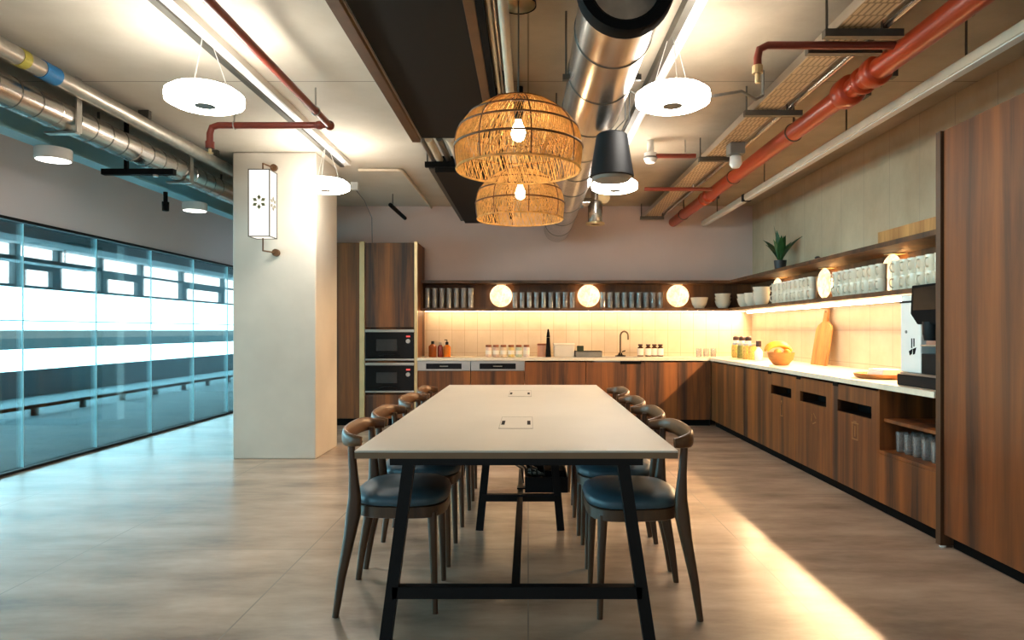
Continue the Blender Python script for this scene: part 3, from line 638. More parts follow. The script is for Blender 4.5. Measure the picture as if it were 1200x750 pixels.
# ------------------------------------------------------------------ the long wall shelf
t = thing('display_shelf', (2.7,8.6,1.45), 'long dark L-shaped wall shelf above the tiled backsplash', 'shelf')
ZB, ZT = 1.452, 1.845
MB().box(-1.386,2.99,8.48,8.80,ZB,ZB+.034).box(2.60,2.99,3.67,8.48,ZB,ZB+.034).build('bottom_board', M['walnut_d'], t)
MB().box(-1.386,2.99,8.48,8.80,ZT-.035,ZT).box(2.60,2.99,3.67,8.48,ZT-.035,ZT).build('top_board', M['walnut_d'], t)
MB().box(-1.386,2.99,8.782,8.80,ZB+.034,ZT-.035).box(2.975,2.99,3.67,8.782,ZB+.034,ZT-.035).build('back_panel', M['walnut_d'], t)
MB().box(-1.386,-1.37,8.48,8.782,ZB+.034,ZT-.035).build('end_panel', M['walnut_d'], t)
MB().box(-1.36,2.86,8.68,8.704,ZB-.006,ZB-.0005).build('led_strip', M['led2'], t)['label'] = 'warm glowing LED strip'
MB().add([(2.878,3.72,ZB-.001),(2.890,3.72,ZB-.026),(2.890,8.66,ZB-.026),(2.878,8.66,ZB-.001)],[(0,1,2,3)]).build('led_strip', M['led'], t)['label'] = 'warm glowing LED strip'
MB().prism([(2.880,ZB-.0005),(2.892,ZB-.026),(2.90,ZB-.026),(2.90,ZB-.0005)],'y',3.718,8.662).build('led_profile', M['cream'], t)
def disc_lamp(pos, axis, label):
    t = thing('disc_lamp', pos, label, 'lamp', 'alabaster disc lamps on the wall shelf')
    x, y, z = pos; R0 = .148
    prof = [(.001,.032),(.06,.030),(.11,.022),(.14,.008),(R0,0),(.14,-.008),(.11,-.022),(.06,-.030),(.001,-.032)]
    a = 'y' if axis == 'y' else 'x'
    MB().lathe(prof,36,pos,a).build('shade', M['disc'], t, smooth=60)
    if axis == 'y':
        MB().cyl((x,y+.03,z),(x,8.782,z),.03,16).build('stem', M['brass'], t); MB().torus((x,y+.045,z),.05,.012,24,6,'y').build('added_glow', M['added_glow'], t); MB().box(x-.06,x+.06,y-.03,8.78,ZT-.044,ZT-.035).build('cap', M['brass'], t)
    else:
        MB().cyl((x+.03,y,z),(2.975,y,z),.03,16).build('stem', M['brass'], t); MB().torus((x+.045,y,z),.05,.012,24,6,'x').build('added_glow', M['added_glow'], t); MB().box(x-.03,2.97,y-.06,y+.06,ZT-.044,ZT-.035).build('cap', M['brass'], t)
ZD = 1.655
for x, lb in ((-.36,'glowing disc lamp, first along the glass shelf from the walnut housing'),(.80,'glowing disc lamp above the green sponge and tap'),(1.98,'glowing disc lamp beside the white bowls')):
    disc_lamp((x,8.70,ZD),'y',lb)
for y, lb in ((7.59,'glowing disc lamp half hidden by mugs near the corner'),(6.39,'glowing disc lamp between two groups of stacked mugs'),(5.205,'glowing disc lamp beside the mugs over the coffee machine')):
    disc_lamp((2.88,y,ZD),'x',lb)

# glasses on the shelf
def make_glass(name, r, h, label, cat, grp):
    t = thing(name, (0,0,0), label, cat, grp)
    MB().lathe([(.001,0),(r*.84,0),(r*.86,.004),(r,h),(r-.003,h),(r*.8,.012),(.001,.012)],14).build('cup', M['tube_glass'], t, smooth=50)
    return t
zs = ZB+.0345
def rows(x0, n, dx, r, h, where, grp, first):
    for j in range(2):
        for tier in range(2):
            for i in range(n):
                o = first if (i == j == tier == 0) else copy_tree(first)
                o.location = (x0+i*dx, 8.60+j*.10, zs+tier*(h+.001))
                o['label'] = 'clear tumbler %s, %s tier, %s row, %s from housing' % (where, ('lower','upper')[tier], ('front','rear')[j], ORD[i]); o['group'] = grp
g1 = make_glass('tumbler', .034, .132, 'x y', 'glass', None); rows(-1.32,7,.094,.034,.132,'before the first disc','tumblers stacked beside the walnut housing',g1)
g2 = make_glass('tumbler', .034, .104, 'x y', 'glass', None); rows(-.175,9,.094,.034,.104,'between first and second discs','tumblers between the first two disc lamps',g2)
g3 = copy_tree(g2); rows(.98,9,.094,.034,.104,'between second and third discs','tumblers between the last two disc lamps',g3)
# bowls on the shelf
def bowl(pos, r, h, n, label, name='bowl', grp=None, mm='ceramic'):
    for i in range(n):
        o = thing(name, (pos[0],pos[1],pos[2]+i*h*.46), label[i] if isinstance(label,(list,tuple)) else label, 'bowl', grp)
        MB().lathe([(.001,.004),(r*.5,0),(r*.55,.004),(r*.8,h*.35),(r*.92,h*.7),(r,h),(r-.006,h),(r*.75,h*.4),(r*.4,.012),(.001,.011)],26).build('shell', M[mm], None).parent = o
bowl((2.24,8.60,zs),.112,.14,1,'wide white bowl beside the last disc lamp on the plaster wall shelf')
bowl((2.555,8.62,zs),.105,.10,3,['white bowl in a stack near the shelf corner, %s' % q for q in ('bottom one','middle one','top one')],grp='bowls stacked near the shelf corner')
for i, (yy, n, w) in enumerate(((8.30,2,'at the very corner'),(8.03,2,'second from the corner'),(7.72,3,'beside the half hidden disc lamp'))):
    bowl((2.74,yy,zs),.10,.115,n,['deep cream bowl stacked %s, %s up' % (w, ORD[q]) for q in range(n)],grp='cream bowls stacked in the corner of the mug shelf')
# mugs
def make_mug():
    t = thing('mug', (0,0,0), 'm m', 'mug', None)
    MB().lathe([(.001,0),(.036,0),(.04,.004),(.043,.11),(.039,.11),(.036,.01),(.001,.008)],18).build('cup', M['ceramic'], t, smooth=50)
    MB().tube([(-.040,0,.088),(-.064,0,.085),(-.072,0,.06),(-.062,0,.032),(-.039,0,.026)],.0062,7).build('handle', M['ceramic'], t, smooth=True)
    return t
mug0 = make_mug(); used = [0]
def mugs(y0, n, where, rear):
    for j in range(2):
        for tier in range(2):
            for i in (range(n) if j == 0 else rear):
                o = mug0 if not used[0] else copy_tree(mug0); used[0] = 1
                o.location = (2.70+j*.115, y0-i*.102, zs+tier*.1105); o.rotation_euler.z = R.uniform(-.25,.25) + .35
                o['label'] = 'white mug %s, %s tier, %s row, %s from the corner' % (where, ('lower','upper')[tier], ('front','rear')[j], ORD[i]); o['group'] = 'white mugs stacked '+where
mugs(7.17,10,'by the half-hidden disc lamp',range(5))
mugs(5.74,8,'past the middle disc lamp',range(4))
mugs(4.80,7,'over the coffee machine',range(6))
# things on top of the shelf
t = thing('potted_plant', (2.82,7.30,ZT), 'green spiky-leaved plant in dark pot on top of the shelf', 'plant')
px, py = 2.80, 7.30
MB().lathe([(.001,ZT),(.055,ZT),(.068,ZT+.13),(.06,ZT+.13),(.055,ZT+.11),(.001,ZT+.11)],20,(px,py,0)).build('pot', M['pot'], t, smooth=40)
for i in range(13):
    a = i*2.4; ln = R.uniform(.30,.47); lean = R.uniform(.1,1.0); w = .036
    d = Vector((math.cos(a)*.55,math.sin(a),0)); side = Vector((-d.y,d.x,0)).normalized(); m = MB(); ringsL = []
    for k in range(7):
        u = k/6; p = Vector((px,py,ZT+.10)) + d*(lean*ln*(u**1.3)) + Vector((0,0,ln*u*(1-.35*lean*u)))
        ww = w*math.sin(PI*min(1,.12+.88*u)) + .002
        ringsL.append([p-side*ww, p+Vector((0,0,-.004)), p+side*ww, p+Vector((0,0,.003))])
    m.loft(ringsL).build('leaf', M['leaf'], t, smooth=True)
t = thing('serving_board', (2.8,6.0,ZT), 'thin pale board lying on top of the shelf past the plant', 'board')
MB().box(2.66,2.9,5.45,6.25,ZT,ZT+.018).build('plate', M['pink'], t, bevel=.005)
MB().lathe([(.001,ZT+.017),(.022,ZT+.018),(.026,ZT+.04),(.012,ZT+.05),(.001,ZT+.051)],14,(2.72,6.18,0)).build('knob', M['darklid'], t, smooth=40)
t = thing('wooden_crate', (2.8,4.5,ZT), 'shallow oak tray box on top of the shelf beside tall cabinet', 'crate')
MB().box(2.65,2.95,3.75,4.98,ZT,ZT+.012).build('base', M['oak'], t)
for b in ((2.65,2.662,3.75,4.98),(2.938,2.95,3.75,4.98),(2.662,2.938,3.75,3.762),(2.662,2.938,4.968,4.98)): MB().box(b[0],b[1],b[2],b[3],ZT+.012,ZT+.095).build('side', M['oak'], t)

# ------------------------------------------------------------------ things on the worktop
Z0 = .8555
def bottle(x, y, prof, m, lid, name, label, cat, grp=None, lm=None, extra=None):
    t = thing(name, (x,y,Z0), label, cat, grp)
    MB().lathe([(r,Z0+z) for r, z in prof],18,(x,y,0)).build('body', m, t, smooth=45)
    MB().lathe([(r,Z0+z) for r, z in lid],16,(x,y,0)).build('cap', lm or M['black'], t, smooth=45)
    return t
bx = lambda px, Y: (px-619)*Y/770
for px, w, h, m_, lb in ((507,.052,.17,'sauce1','brown sauce bottle with flat dark cap beside the walnut panel'),(516,.036,.16,'sauce2','dark red sauce bottle between the brown and orange bottles'),(523.8,.048,.16,'sauce3','orange sauce bottle with black pump cap')):
    x = bx(px,8.45)
    t = bottle(x,8.45,[(.001,0),(w*.95,0),(w,.005),(w,h*.82),(w*.5,h*.96),(.015,h)],M[m_],[(.016,h-.005),(.02,h+.002),(.02,h+.035),(.001,h+.036)],'sauce_bottle',lb,'bottle','sauce bottles by the walnut housing', M['black'] if m_ != 'sauce2' else M['steel'])
    if m_ == 'sauce3': MB().tube([(x,8.45,Z0+h+.03),(x,8.45,Z0+h+.06),(x-.03,8.44,Z0+h+.06)],.007,7).build('spout', M['black'], t)
cols = ['pink-white','beige','pale ginger','yellow','green-white','white']
for i, px in enumerate((572.5,581.2,590,599,608,617)):
    x = bx(px,8.45)
    t = bottle(x,8.45,[(.001,0),(.037,0),(.040,.006),(.040,.115),(.032,.13)],M['spice'][i],[(.036,.128),(.038,.13),(.038,.155),(.035,.158),(.001,.158)],'spice_jar','%s jar with copper lid, %s in the row from the sauces' % (cols[i],ORD[i]),'jar','row of six lidded jars on the worktop',M['lid'])
    MB().lathe([(.0403,Z0+.035),(.041,Z0+.036),(.041,Z0+.085),(.0403,Z0+.086)],18,(x,8.45,0)).build('label', M['paper'], t)
t = thing('storage_tin', (bx(635,8.6),8.6,Z0), 'dusty pink tin behind the black pepper mill', 'tin')
x = bx(635,8.6); MB().lathe([(.001,Z0),(.058,Z0),(.06,Z0+.004),(.06,Z0+.15)],22,(x,8.6,0)).build('body', M['pink'], t, smooth=45)
MB().lathe([(.062,Z0+.148),(.062,Z0+.168),(.056,Z0+.172),(.001,Z0+.172)],22,(x,8.6,0)).build('lid', M['lid'], t, smooth=45)
x = bx(642.5,8.42); t = thing('pepper_mill', (x,8.42,Z0), 'tall slim black pepper mill on the worktop', 'mill')
MB().lathe([(.001,Z0),(.034,Z0),(.035,Z0+.01),(.03,Z0+.10),(.024,Z0+.20),(.022,Z0+.25)],18,(x,8.42,0)).build('body', M['matte'], t, smooth=45)
MB().lathe([(.0225,Z0+.252),(.024,Z0+.26),(.018,Z0+.31),(.010,Z0+.345),(.012,Z0+.355),(.001,Z0+.362)],18,(x,8.42,0)).build('head', M['matte'], t, smooth=45)
x0, x1 = bx(649,8.45), bx(673,8.45)
t = thing('bread_bin', ((x0+x1)/2,8.5,Z0), 'cream bread bin with flat lid behind the table', 'bread bin')
MB().box(x0,x1,8.40,8.60,Z0,Z0+.15).build('body', M['bread'], t, bevel=.01)
MB().box(x0-.005,x1+.005,8.395,8.605,Z0+.151,Z0+.178).build('lid', M['ceramic'], t, bevel=.008)
x0, x1 = bx(674,8.42), bx(705,8.42)
t = thing('dish_rack', ((x0+x1)/2,8.45,Z0), 'low grey dish tray beside the bread bin', 'dish tray')
MB().box(x0,x1,8.36,8.56,Z0,Z0+.012).box(x0,x0+.01,8.36,8.56,Z0+.012,Z0+.07).box(x1-.01,x1,8.36,8.56,Z0+.012,Z0+.07).box(x0,x1,8.36,8.37,Z0+.012,Z0+.07).box(x0,x1,8.55,8.56,Z0+.012,Z0+.07).build('tray', M['grey'], t, bevel=.003)
MB().tube([(x0,8.355,Z0+.075),(x1,8.355,Z0+.075),(x1,8.565,Z0+.075),(x0,8.565,Z0+.075),(x0,8.355,Z0+.075)],.005,6).build('rim', M['steel_d'], t)
x0 = bx(676,8.46); tag(MB().box(x0,x0+.085,8.42,8.48,Z0+.0125,Z0+.145).build('sponge', M['green'], loc=(x0,8.45,Z0), bevel=.006), 'dark green sponge block standing in the dish tray', 'sponge')
x = bx(727,8.66); t = thing('tap', (x,8.66,Z0), 'slim bronze gooseneck tap behind the sink', 'tap')
MB().lathe([(.001,Z0),(.07,Z0),(.07,Z0+.012),(.03,Z0+.02),(.02,Z0+.05)],20,(x,8.66,0),sy=.4).build('base', M['matte'], t, smooth=40)
pts = [(x,8.66,Z0+.02),(x,8.66,Z0+.27)]+[(x+.05-.05*math.cos(a),8.66-.02*math.sin(a/2),Z0+.27+.06*math.sin(a)) for a in [PI*k/8 for k in range(1,9)]]+[(x+.10,8.64,Z0+.22)]
MB().tube(pts,.012,10).build('spout', mat('tap_bronze', srgb(110,92,70), .3, metal=.8), t, smooth=True)
MB().tube([(x+.02,8.66,Z0+.06),(x+.065,8.66,Z0+.075)],.008,8).build('lever', M['matte'], t, smooth=True)
for i, px in enumerate((750.5,759.3,766.8,773.5)):
    x = bx(px,8.66)
    t = bottle(x,8.66-.02*(i % 2),[(.001,0),(.038,0),(.04,.005),(.04,.11),(.018,.135),(.015,.145)],M['amber'],[(.03,.138),(.031,.14),(.031,.16),(.001,.161)],'soap_bottle','amber bottle with white label, %s from the tap' % ORD[i],'bottle','four labelled amber bottles beside the sink',M['darklid'])
    MB().lathe([(.0405,Z0+.015),(.0415,Z0+.016),(.0415,Z0+.105),(.0405,Z0+.106)],18,(x,8.66-.02*(i % 2),0)).build('label', M['paper'], t)
g = make_glass('tumbler', .038, .11, 'clear tumbler standing on the worktop corner, first of three', 'glass', 'three tumblers on the worktop corner'); g.location = (bx(819,8.5),8.5,Z0)
for i, px in ((1,828),(2,837)):
    o = copy_tree(g); o.location = (bx(px,8.5),8.5+.02*i,Z0); o['label'] = 'clear tumbler standing on the worktop corner, %s of three' % ORD[i]
# lidded jars and rack in the corner
def bxr(px, X): return X*770/(px-619)
for i, (px, mm) in enumerate(((862,'pasta'),(868.5,'olive'),(875,'pasta'),(881.5,'pasta'))):
    X = 2.62; Y = bxr(px,X)-0.0
    t = thing('storage_jar', (X,Y,Z0), 'square-shouldered glass jar of dry goods, %s from the corner' % ORD[i], 'jar', 'dry goods jars in the worktop corner')
    MB().lathe([(.001,Z0),(.045,Z0),(.048,Z0+.006),(.048,Z0+.15),(.03,Z0+.165)],18,(X,Y,0)).build('content', M[mm], t, smooth=45)
    MB().lathe([(.04,Z0+.163),(.044,Z0+.166),(.044,Z0+.185),(.001,Z0+.188)],18,(X,Y,0)).build('lid', M['steel'], t, smooth=45)
for i, px in enumerate((862.5,869.5,877)):
    X = 2.62; Y = bxr(px,X)
    t = thing('spice_pot', (X,Y,Z0+.189), 'small pot with dark round lid atop the dry goods jars, %s from the corner' % ORD[i], 'pot', 'dark-lidded spice pots on the jars')
    MB().lathe([(.001,0),(.03,0),(.032,.01),(.032,.03)],16,(X,Y,Z0+.1885)).build('body', M['paper'], t, smooth=45)
    MB().lathe([(.034,.03),(.038,.04),(.036,.07),(.02,.082),(.001,.084)],16,(X,Y,Z0+.1885)).build('lid', M['darklid'], t, smooth=45)
X = 2.6; Y = bxr(889,X); t = thing('oil_bottle', (X,Y,Z0), 'clear bottle with tall dark stopper beside the fruit bowl', 'bottle')
MB().lathe([(.001,Z0),(.042,Z0),(.045,Z0+.006),(.045,Z0+.10),(.02,Z0+.14),(.016,Z0+.16)],18,(X,Y,0)).build('body', M['whitep'], t, smooth=45)
MB().lathe([(.016,Z0+.158),(.03,Z0+.16),(.03,Z0+.225),(.001,Z0+.227)],16,(X,Y,0)).build('stopper', M['darklid'], t, smooth=45)
# fruit bowl
FXc, FYc = 2.50, 6.50
t = thing('fruit_bowl', (FXc,FYc,Z0), 'round turned-wood fruit bowl heaped with bananas and oranges', 'bowl')
MB().lathe([(.001,0),(.06,0),(.075,.008),(.115,.06),(.13,.125),(.122,.125),(.105,.065),(.06,.02),(.001,.016)],30,(FXc,FYc,Z0)).build('shell', M['bowlwood'], t, smooth=45)
for i in range(5):
    pts = []; rad = []
    for k in range(11):
        u = k/10; a = -.25+.12*i
        q = .115*math.cos(PI*u); pts.append((FXc+q*math.cos(a)-.02, FYc-.015+.026*i+q*math.sin(a)*.5, Z0+.134+.012*(2-abs(i-2))+.062*math.sin(PI*u))); rad.append(.006+.014*math.sin(PI*min(.97,max(.03,u)))**.5)
    tag(MB().tube(pts,rad,8).build('banana', M['banana'], loc=(FXc,FYc,Z0+.13), smooth=True), 'yellow banana in the fruit bowl, %s of the hand from the wall' % ORD[4-i], 'banana', 'bananas in the fruit bowl')
for i, (dx, dy, dz) in enumerate(((-.055,-.055,.125),(.035,-.065,.122))):
    o = MB().sphere((FXc+dx,FYc+dy,Z0+dz),.038).build('orange', M['fruit'], loc=(FXc+dx,FYc+dy,Z0+dz), smooth=True)
    tag(o, ('orange in the fruit bowl at the room side near the table','orange in the fruit bowl by the cutting board and wall','orange in the fruit bowl against the wall near the jars','orange in the fruit bowl facing the dry goods jars')[i], 'orange', 'oranges in the fruit bowl')
# leaning cutting board
t = thing('cutting_board', (2.9,5.86,Z0), 'oak paddle board with handle leaning on the side tiles', 'cutting board')
def lean(u, v, w):   # u along Y, v up, w thickness, leaning against the wall
    return (2.885+v*.155-w, 6.50+u*1.35, Z0+v*.985*1.0)
out = [(a, b*1.18) for a, b in [(-.125,0),(.125,0),(.125,.30),(.10,.34),(.035,.37),(.032,.46),(.018,.485),(-.018,.485),(-.032,.46),(-.035,.37),(-.10,.34),(-.125,.30)]]
MB().loft([[lean(u,v,.0) for u,v in out],[lean(u,v,.022) for u,v in out]]).build('board', M['oak'], t, bevel=.004)
MB().tube([lean(0,.537,.0),lean(0,.537,.024)],.010,10).build('hang_hole', M['darklid'], t)
# round tray with napkins
TY = 4.72; TX = 2.56
t = thing('serving_tray', (TX,TY,Z0), 'round wooden tray holding white napkins beside the coffee machine', 'tray')
MB().lathe([(.001,0),(.17,0),(.195,.012),(.205,.035),(.195,.035),(.18,.016),(.001,.014)],36,(TX,TY,Z0)).build('dish', M['bowlwood'], t, smooth=45)
m = MB()
for i in range(5): m.box(TX-.075+.003*i,TX+.08-.002*i,TY-.10,TY+.10,Z0+.0145+i*.0105,Z0+.024+i*.0105)
tag(m.build('napkin_stack', M['paper'], loc=(TX,TY,Z0+.015)), 'stack of white folded napkins on the round tray', 'napkins')

# coffee machine
t = thing('coffee_machine', (2.6,3.93,Z0), 'white and black bean-to-cup coffee machine at the worktop end', 'coffee machine')
cx0, cy0, cy1 = 2.36, 3.70, 4.165
MB().box(cx0-.02,2.92,cy0,cy1+.01,Z0,.925).build('base', M['black'], t, bevel=.008)
MB().box(cx0-.03,cx0+.10,cy0+.03,cy1-.05,.926,.938).build('drip_tray', M['steel'], t)
MB().box(cx0,2.90,3.95,cy1,.94,1.42).build('body', M['whitep'], t, bevel=.006)
MB().box(cx0+.12,2.90,cy0,3.948,.94,1.42).build('rear_body', M['black'], t, bevel=.006)
MB().box(cx0,cx0+.118,cy0,3.945,.94,1.06).build('cup_stand', M['black'], t, bevel=.004)
MB().box(cx0-.005,cx0+.118,cy0,3.947,1.105,1.113).build('shelf', M['steel'], t)
MB().box(cx0-.004,2.57,4.0,cy1+.002,1.37,1.382).build('trim', M['black'], t)
hd = MB().loft([[(cx0-.035,y,z) for y,z in ((3.72,1.47),(3.985,1.47),(4.0,1.30),(3.93,1.235),(3.72,1.235))],[(2.57,y,z) for y,z in ((3.70,1.48),(4.0,1.48),(4.02,1.29),(3.95,1.225),(3.70,1.225))]]).build('head', M['matte'], t, bevel=.006)
MB().box(cx0-.039,cx0-.034,3.735,3.965,1.32,1.455).build('screen', M['glossblack'], hd)
MB().lathe([(.001,1.14),(.04,1.14),(.05,1.18),(.05,1.25)],18,(cx0+.0,3.84,0)).build('spout', M['black'], t, smooth=40)
MB().box(cx0+.02,cx0+.10,3.80,3.93,1.114,1.235).build('copper_panel', M['copper'], t)  # plain copper-pink panel behind the spout
MB().cyl((cx0-.004,4.10,1.19),(cx0+.002,4.10,1.19),.010,14).build('lock', M['grey'], t)
em = MB()
yc, zc = 4.03, 1.09
em.bar((cx0-.001,yc+.012,zc+.0),(cx0-.001,yc+.012,zc+.06),.008,.003,up=(1,0,0)).bar((cx0-.001,yc-.012,zc+.01),(cx0-.001,yc-.012,zc+.06),.008,.003,up=(1,0,0))
em.prism([(yc+.04,zc-.02),(yc+.005,zc-.005),(yc+.01,zc-.035),(yc+.03,zc-.045)],'x',cx0-.003,cx0+.001).prism([(yc-.035,zc+.005),(yc-.002,zc-.005),(yc-.004,zc-.04),(yc-.02,zc-.035)],'x',cx0-.003,cx0+.001)
em.build('emblem', M['matte'], t)['label'] = 'dark sprig emblem'

# glasses in the open cabinet
go = make_glass('tumbler', .036, .125, 'x y', 'glass', None); first = True
for j in range(2):
    for i in range(6):
        o = go if first else copy_tree(go); first = False
        o.location = (2.40+j*.10, 4.22-i*.092, .4205)
        o['label'] = 'clear tumbler in the open cabinet, %s row, %s from the bin icon' % (('front','rear')[j], ORD[i]); o['group'] = 'tumblers in the open walnut cabinet'

# ------------------------------------------------------------------ wall lantern
t = thing('wall_lantern', (-2.4,5.95,2.05), 'glowing box lantern with flower emblem on the concrete pillar', 'lantern')
lx0, lx1, ly0, ly1, lz0, lz1 = -2.50,-2.305,5.86,6.04,2.035,2.64
MB().box(lx0+.006,lx1-.006,ly0+.006,ly1-.006,lz0+.006,lz1-.006).build('shade', M['lantern'], t)
fr = MB(); w = .008
for x in (lx0,lx1-w):
    for y_ in (ly0,ly1-w): fr.box(x,x+w,y_,y_+w,lz0,lz1)
for z in (lz0,lz1-w):
    for y_ in (ly0,ly1-w): fr.box(lx0+w,lx1-w,y_,y_+w,z,z+w)
    for x in (lx0,lx1-w): fr.box(x,x+w,ly0+w,ly1-w,z,z+w)
fr.build('frame', M['steel_d'], t)
xm, ym = (lx0+lx1)/2, (ly0+ly1)/2
MB().cyl((xm,ym,lz1),(xm,ym,lz1+.075),.007,8).cyl((xm,ym,lz1+.07),(xm+.04,6.12,lz1+.07),.007,8).cyl((xm+.04,6.09,lz1+.07),(xm+.04,6.12,lz1+.07),.032,18).build('upper_bracket', M['bronze'], t, smooth=40)
MB().cyl((xm,ym,lz0),(xm,ym,lz0-.12),.007,8).cyl((xm,ym,lz0-.115),(xm+.06,6.12,lz0-.115),.007,8).cyl((xm+.06,6.085,lz0-.115),(xm+.06,6.12,lz0-.115),.034,18).build('lower_bracket', M['bronze'], t, smooth=40)
zc = 2.345; em = MB()
for k in range(6):
    a = PI/2+k*PI/3; c, s_ = math.cos(a), math.sin(a); P = lambda r, q: (xm+r*c-q*s_, zc+r*s_+q*c)
    em.prism([P(.02,0),P(.044,.016),P(.064,0),P(.044,-.016)],'y',ly0+.001,ly0+.007)
em.build('emblem', mat('emblem_olive', srgb(96,98,62), .6), t)['label'] = 'six-petal flower emblem'
em = MB()
for k in range(6):
    a = PI/2+k*PI/3; c, s_ = math.cos(a), math.sin(a); P = lambda r, q: (ym+r*c-q*s_, zc+r*s_+q*c)
    em.prism([P(.02,0),P(.044,.016),P(.064,0),P(.044,-.016)],'x',lx1-.007,lx1-.001)
em.build('emblem', mat('emblem_grey', srgb(120,116,100), .6), t)['label'] = 'flower emblem on the side face'

# ------------------------------------------------------------------ rattan pendants
PROF = [(.288,0),(.296,.05),(.299,.10),(.292,.155),(.270,.205),(.228,.255),(.165,.300),(.105,.328),(.045,.345)]
def prof_at(u):
    f = u*(len(PROF)-1); i = min(int(f), len(PROF)-2); q = f-i
    return PROF[i][0]*(1-q)+PROF[i+1][0]*q, PROF[i][1]*(1-q)+PROF[i+1][1]*q
def make_pendant():
    t = thing('rattan_pendant', (0,0,0), 'x y', 'pendant lamp', 'woven rattan pendants over the table')
    wv = MB(); NS = 165
    for k in range(NS):
        a0 = 2*PI*k/NS + R.uniform(-.008,.008); sl = .42+R.uniform(-.05,.05); pts = []
        for j in range(14):
            u = j/13; r, z = prof_at(u); a = a0+sl*(u-.5)
            pts.append((r*math.cos(a), r*math.sin(a), z))
        wv.tube(pts,[.0026 if j < 10 else .0018 for j in range(14)],4,caps=False)
    wv.build('weave', M['rattan'], t, smooth=True)
    inner = MB()
    for k in range(60):
        a0 = 2*PI*k/60; pts = []
        for j in range(12):
            u = j/13; r, z = prof_at(u); a = a0-.5*(u-.5)
            pts.append(((r-.006)*math.cos(a),(r-.006)*math.sin(a),z))
        inner.tube(pts,.0022,4,caps=False)
    inner.build('lining', M['rattan'], t, smooth=True)
    for z, tt in ((0,.0055),(.105,.005),(.19,.0045),(.25,.004),(.315,.004)):
        r = next(PROF[i][0]+(PROF[i+1][0]-PROF[i][0])*(z-PROF[i][1])/(PROF[i+1][1]-PROF[i][1]) for i in range(len(PROF)-1) if PROF[i][1] <= z <= PROF[i+1][1])
        MB().torus((0,0,z),r+.003,tt,60,6).build('hoop', M['rattan'] if z == 0 else M['hoop'], t, smooth=True)
    for k in range(8):
        a = 2*PI*k/8+.2; MB().tube([((prof_at(j/10)[0]+.004)*math.cos(a),(prof_at(j/10)[0]+.004)*math.sin(a),prof_at(j/10)[1]) for j in range(11)],.0032,5).build('rib', M['hoop'], t, smooth=True)
    MB().lathe([(.001,.347),(.05,.345),(.048,.335),(.022,.33),(.022,.25),(.016,.235)],18).build('socket', M['black'], t, smooth=40)
    MB().lathe([(.014,.24),(.016,.225),(.030,.195),(.034,.17),(.028,.147),(.012,.137),(.001,.135)],18).build('bulb', M['bulb'], t, smooth=True)
    MB().cyl((0,0,.345),(0,0,.80),.004,8).build('cord', M['steel_d'], t)
    MB().lathe([(.085,.775),(.083,.80),(.06,.83),(.02,.845),(.02,.90),(.012,.90)],24).build('canopy', M['black'], t, smooth=40)
    MB().lathe([(.08,.778),(.076,.80),(.05,.825),(.004,.84)],24).build('canopy_lining', M['brass'], t, smooth=40)
    return t
p1 = make_pendant(); p1.location = (-.046,3.10,1.955); p1['label'] = 'woven rattan dome pendant, the larger-looking one over the near table end'
p2 = copy_tree(p1); p2.location = (-.055,4.47,1.955); p2['label'] = 'woven rattan dome pendant over the table half beside the kitchen counter'

# ------------------------------------------------------------------ table
X0, X1, Y0, Y1 = -.658, .568, 2.485, 5.475
t = thing('dining_table', (-.045,3.98,0), 'long beige-topped table on black splayed steel legs', 'table')
MB().box(X0,X1,Y0,Y1,.7365,.745).build('tabletop', M['top'], t, bevel=.003)
MB().box(X0+.001,X1-.001,Y0+.001,Y1-.001,.714,.7363).build('edge_band', M['edge'], t)
MB().box(X0+.13,X1-.13,Y0+.02,Y0+.06,.685,.713).box(X0+.13,X1-.13,Y1-.06,Y1-.02,.685,.713).box(X0+.13,X0+.17,Y0+.06,Y1-.06,.685,.713).box(X1-.17,X1-.13,Y0+.06,Y1-.06,.685,.713).build('apron', M['black'], t)
xc = -.045
for yy in (Y0+.045, Y1-.045):
    for sx, top, bot in ((-1,-.457,-.549),(1,.362,.467)):
        MB().bar((top,yy,.70),(bot,yy,.0),.045,.04,up=(0,1,0)).build('leg', M['black'], t)
    MB().bar((-.52,yy,.195),(.435,yy,.195),.04,.045).build('crossbar', M['black'], t)
for top, bot in ((-.223,-.292),(.132,.195)): MB().bar((top,3.95,.71),(bot,3.95,0),.045,.035,up=(0,1,0)).build('leg', M['black'], t)
MB().bar((-.275,3.95,.195),(.175,3.95,.195),.04,.04).build('crossbar', M['black'], t)
MB().box(-.25,.16,3.93,3.97,.69,.7135).build('top_rail', M['black'], t)
MB().box(-.066,-.032,Y0+.06,Y1-.06,.178,.206).build('stretcher', M['black'], t)
for yc, ln in ((3.24,.40),(4.73,.45)):
    sk = MB().box(-.135,.02,yc-ln/2,yc+ln/2,.7452,.7462).build('socket_flap', M['top'], t)
    for xx in (-.122,.003): MB().box(xx-.008,xx+.008,yc-.08,yc+.05,.7462,.7472).build('finger_hole', M['matte'], sk)
    fl = MB().box(-.137,-.135,yc-ln/2,yc+ln/2,.7452,.7466).box(.02,.022,yc-ln/2,yc+ln/2,.7452,.7466).box(-.137,.022,yc-ln/2-.003,yc-ln/2,.7452,.7466).box(-.137,.022,yc+ln/2,yc+ln/2+.003,.7452,.7466).build('flap_edge', M['grey'], sk)
    MB().box(-.13,.02,yc-.2,yc+.2,.66,.713).build('socket_box', M['matte'], t)
t = thing('cable_box', (.1,4.05,.2), 'black cable box full of wires under the table', 'cable box')
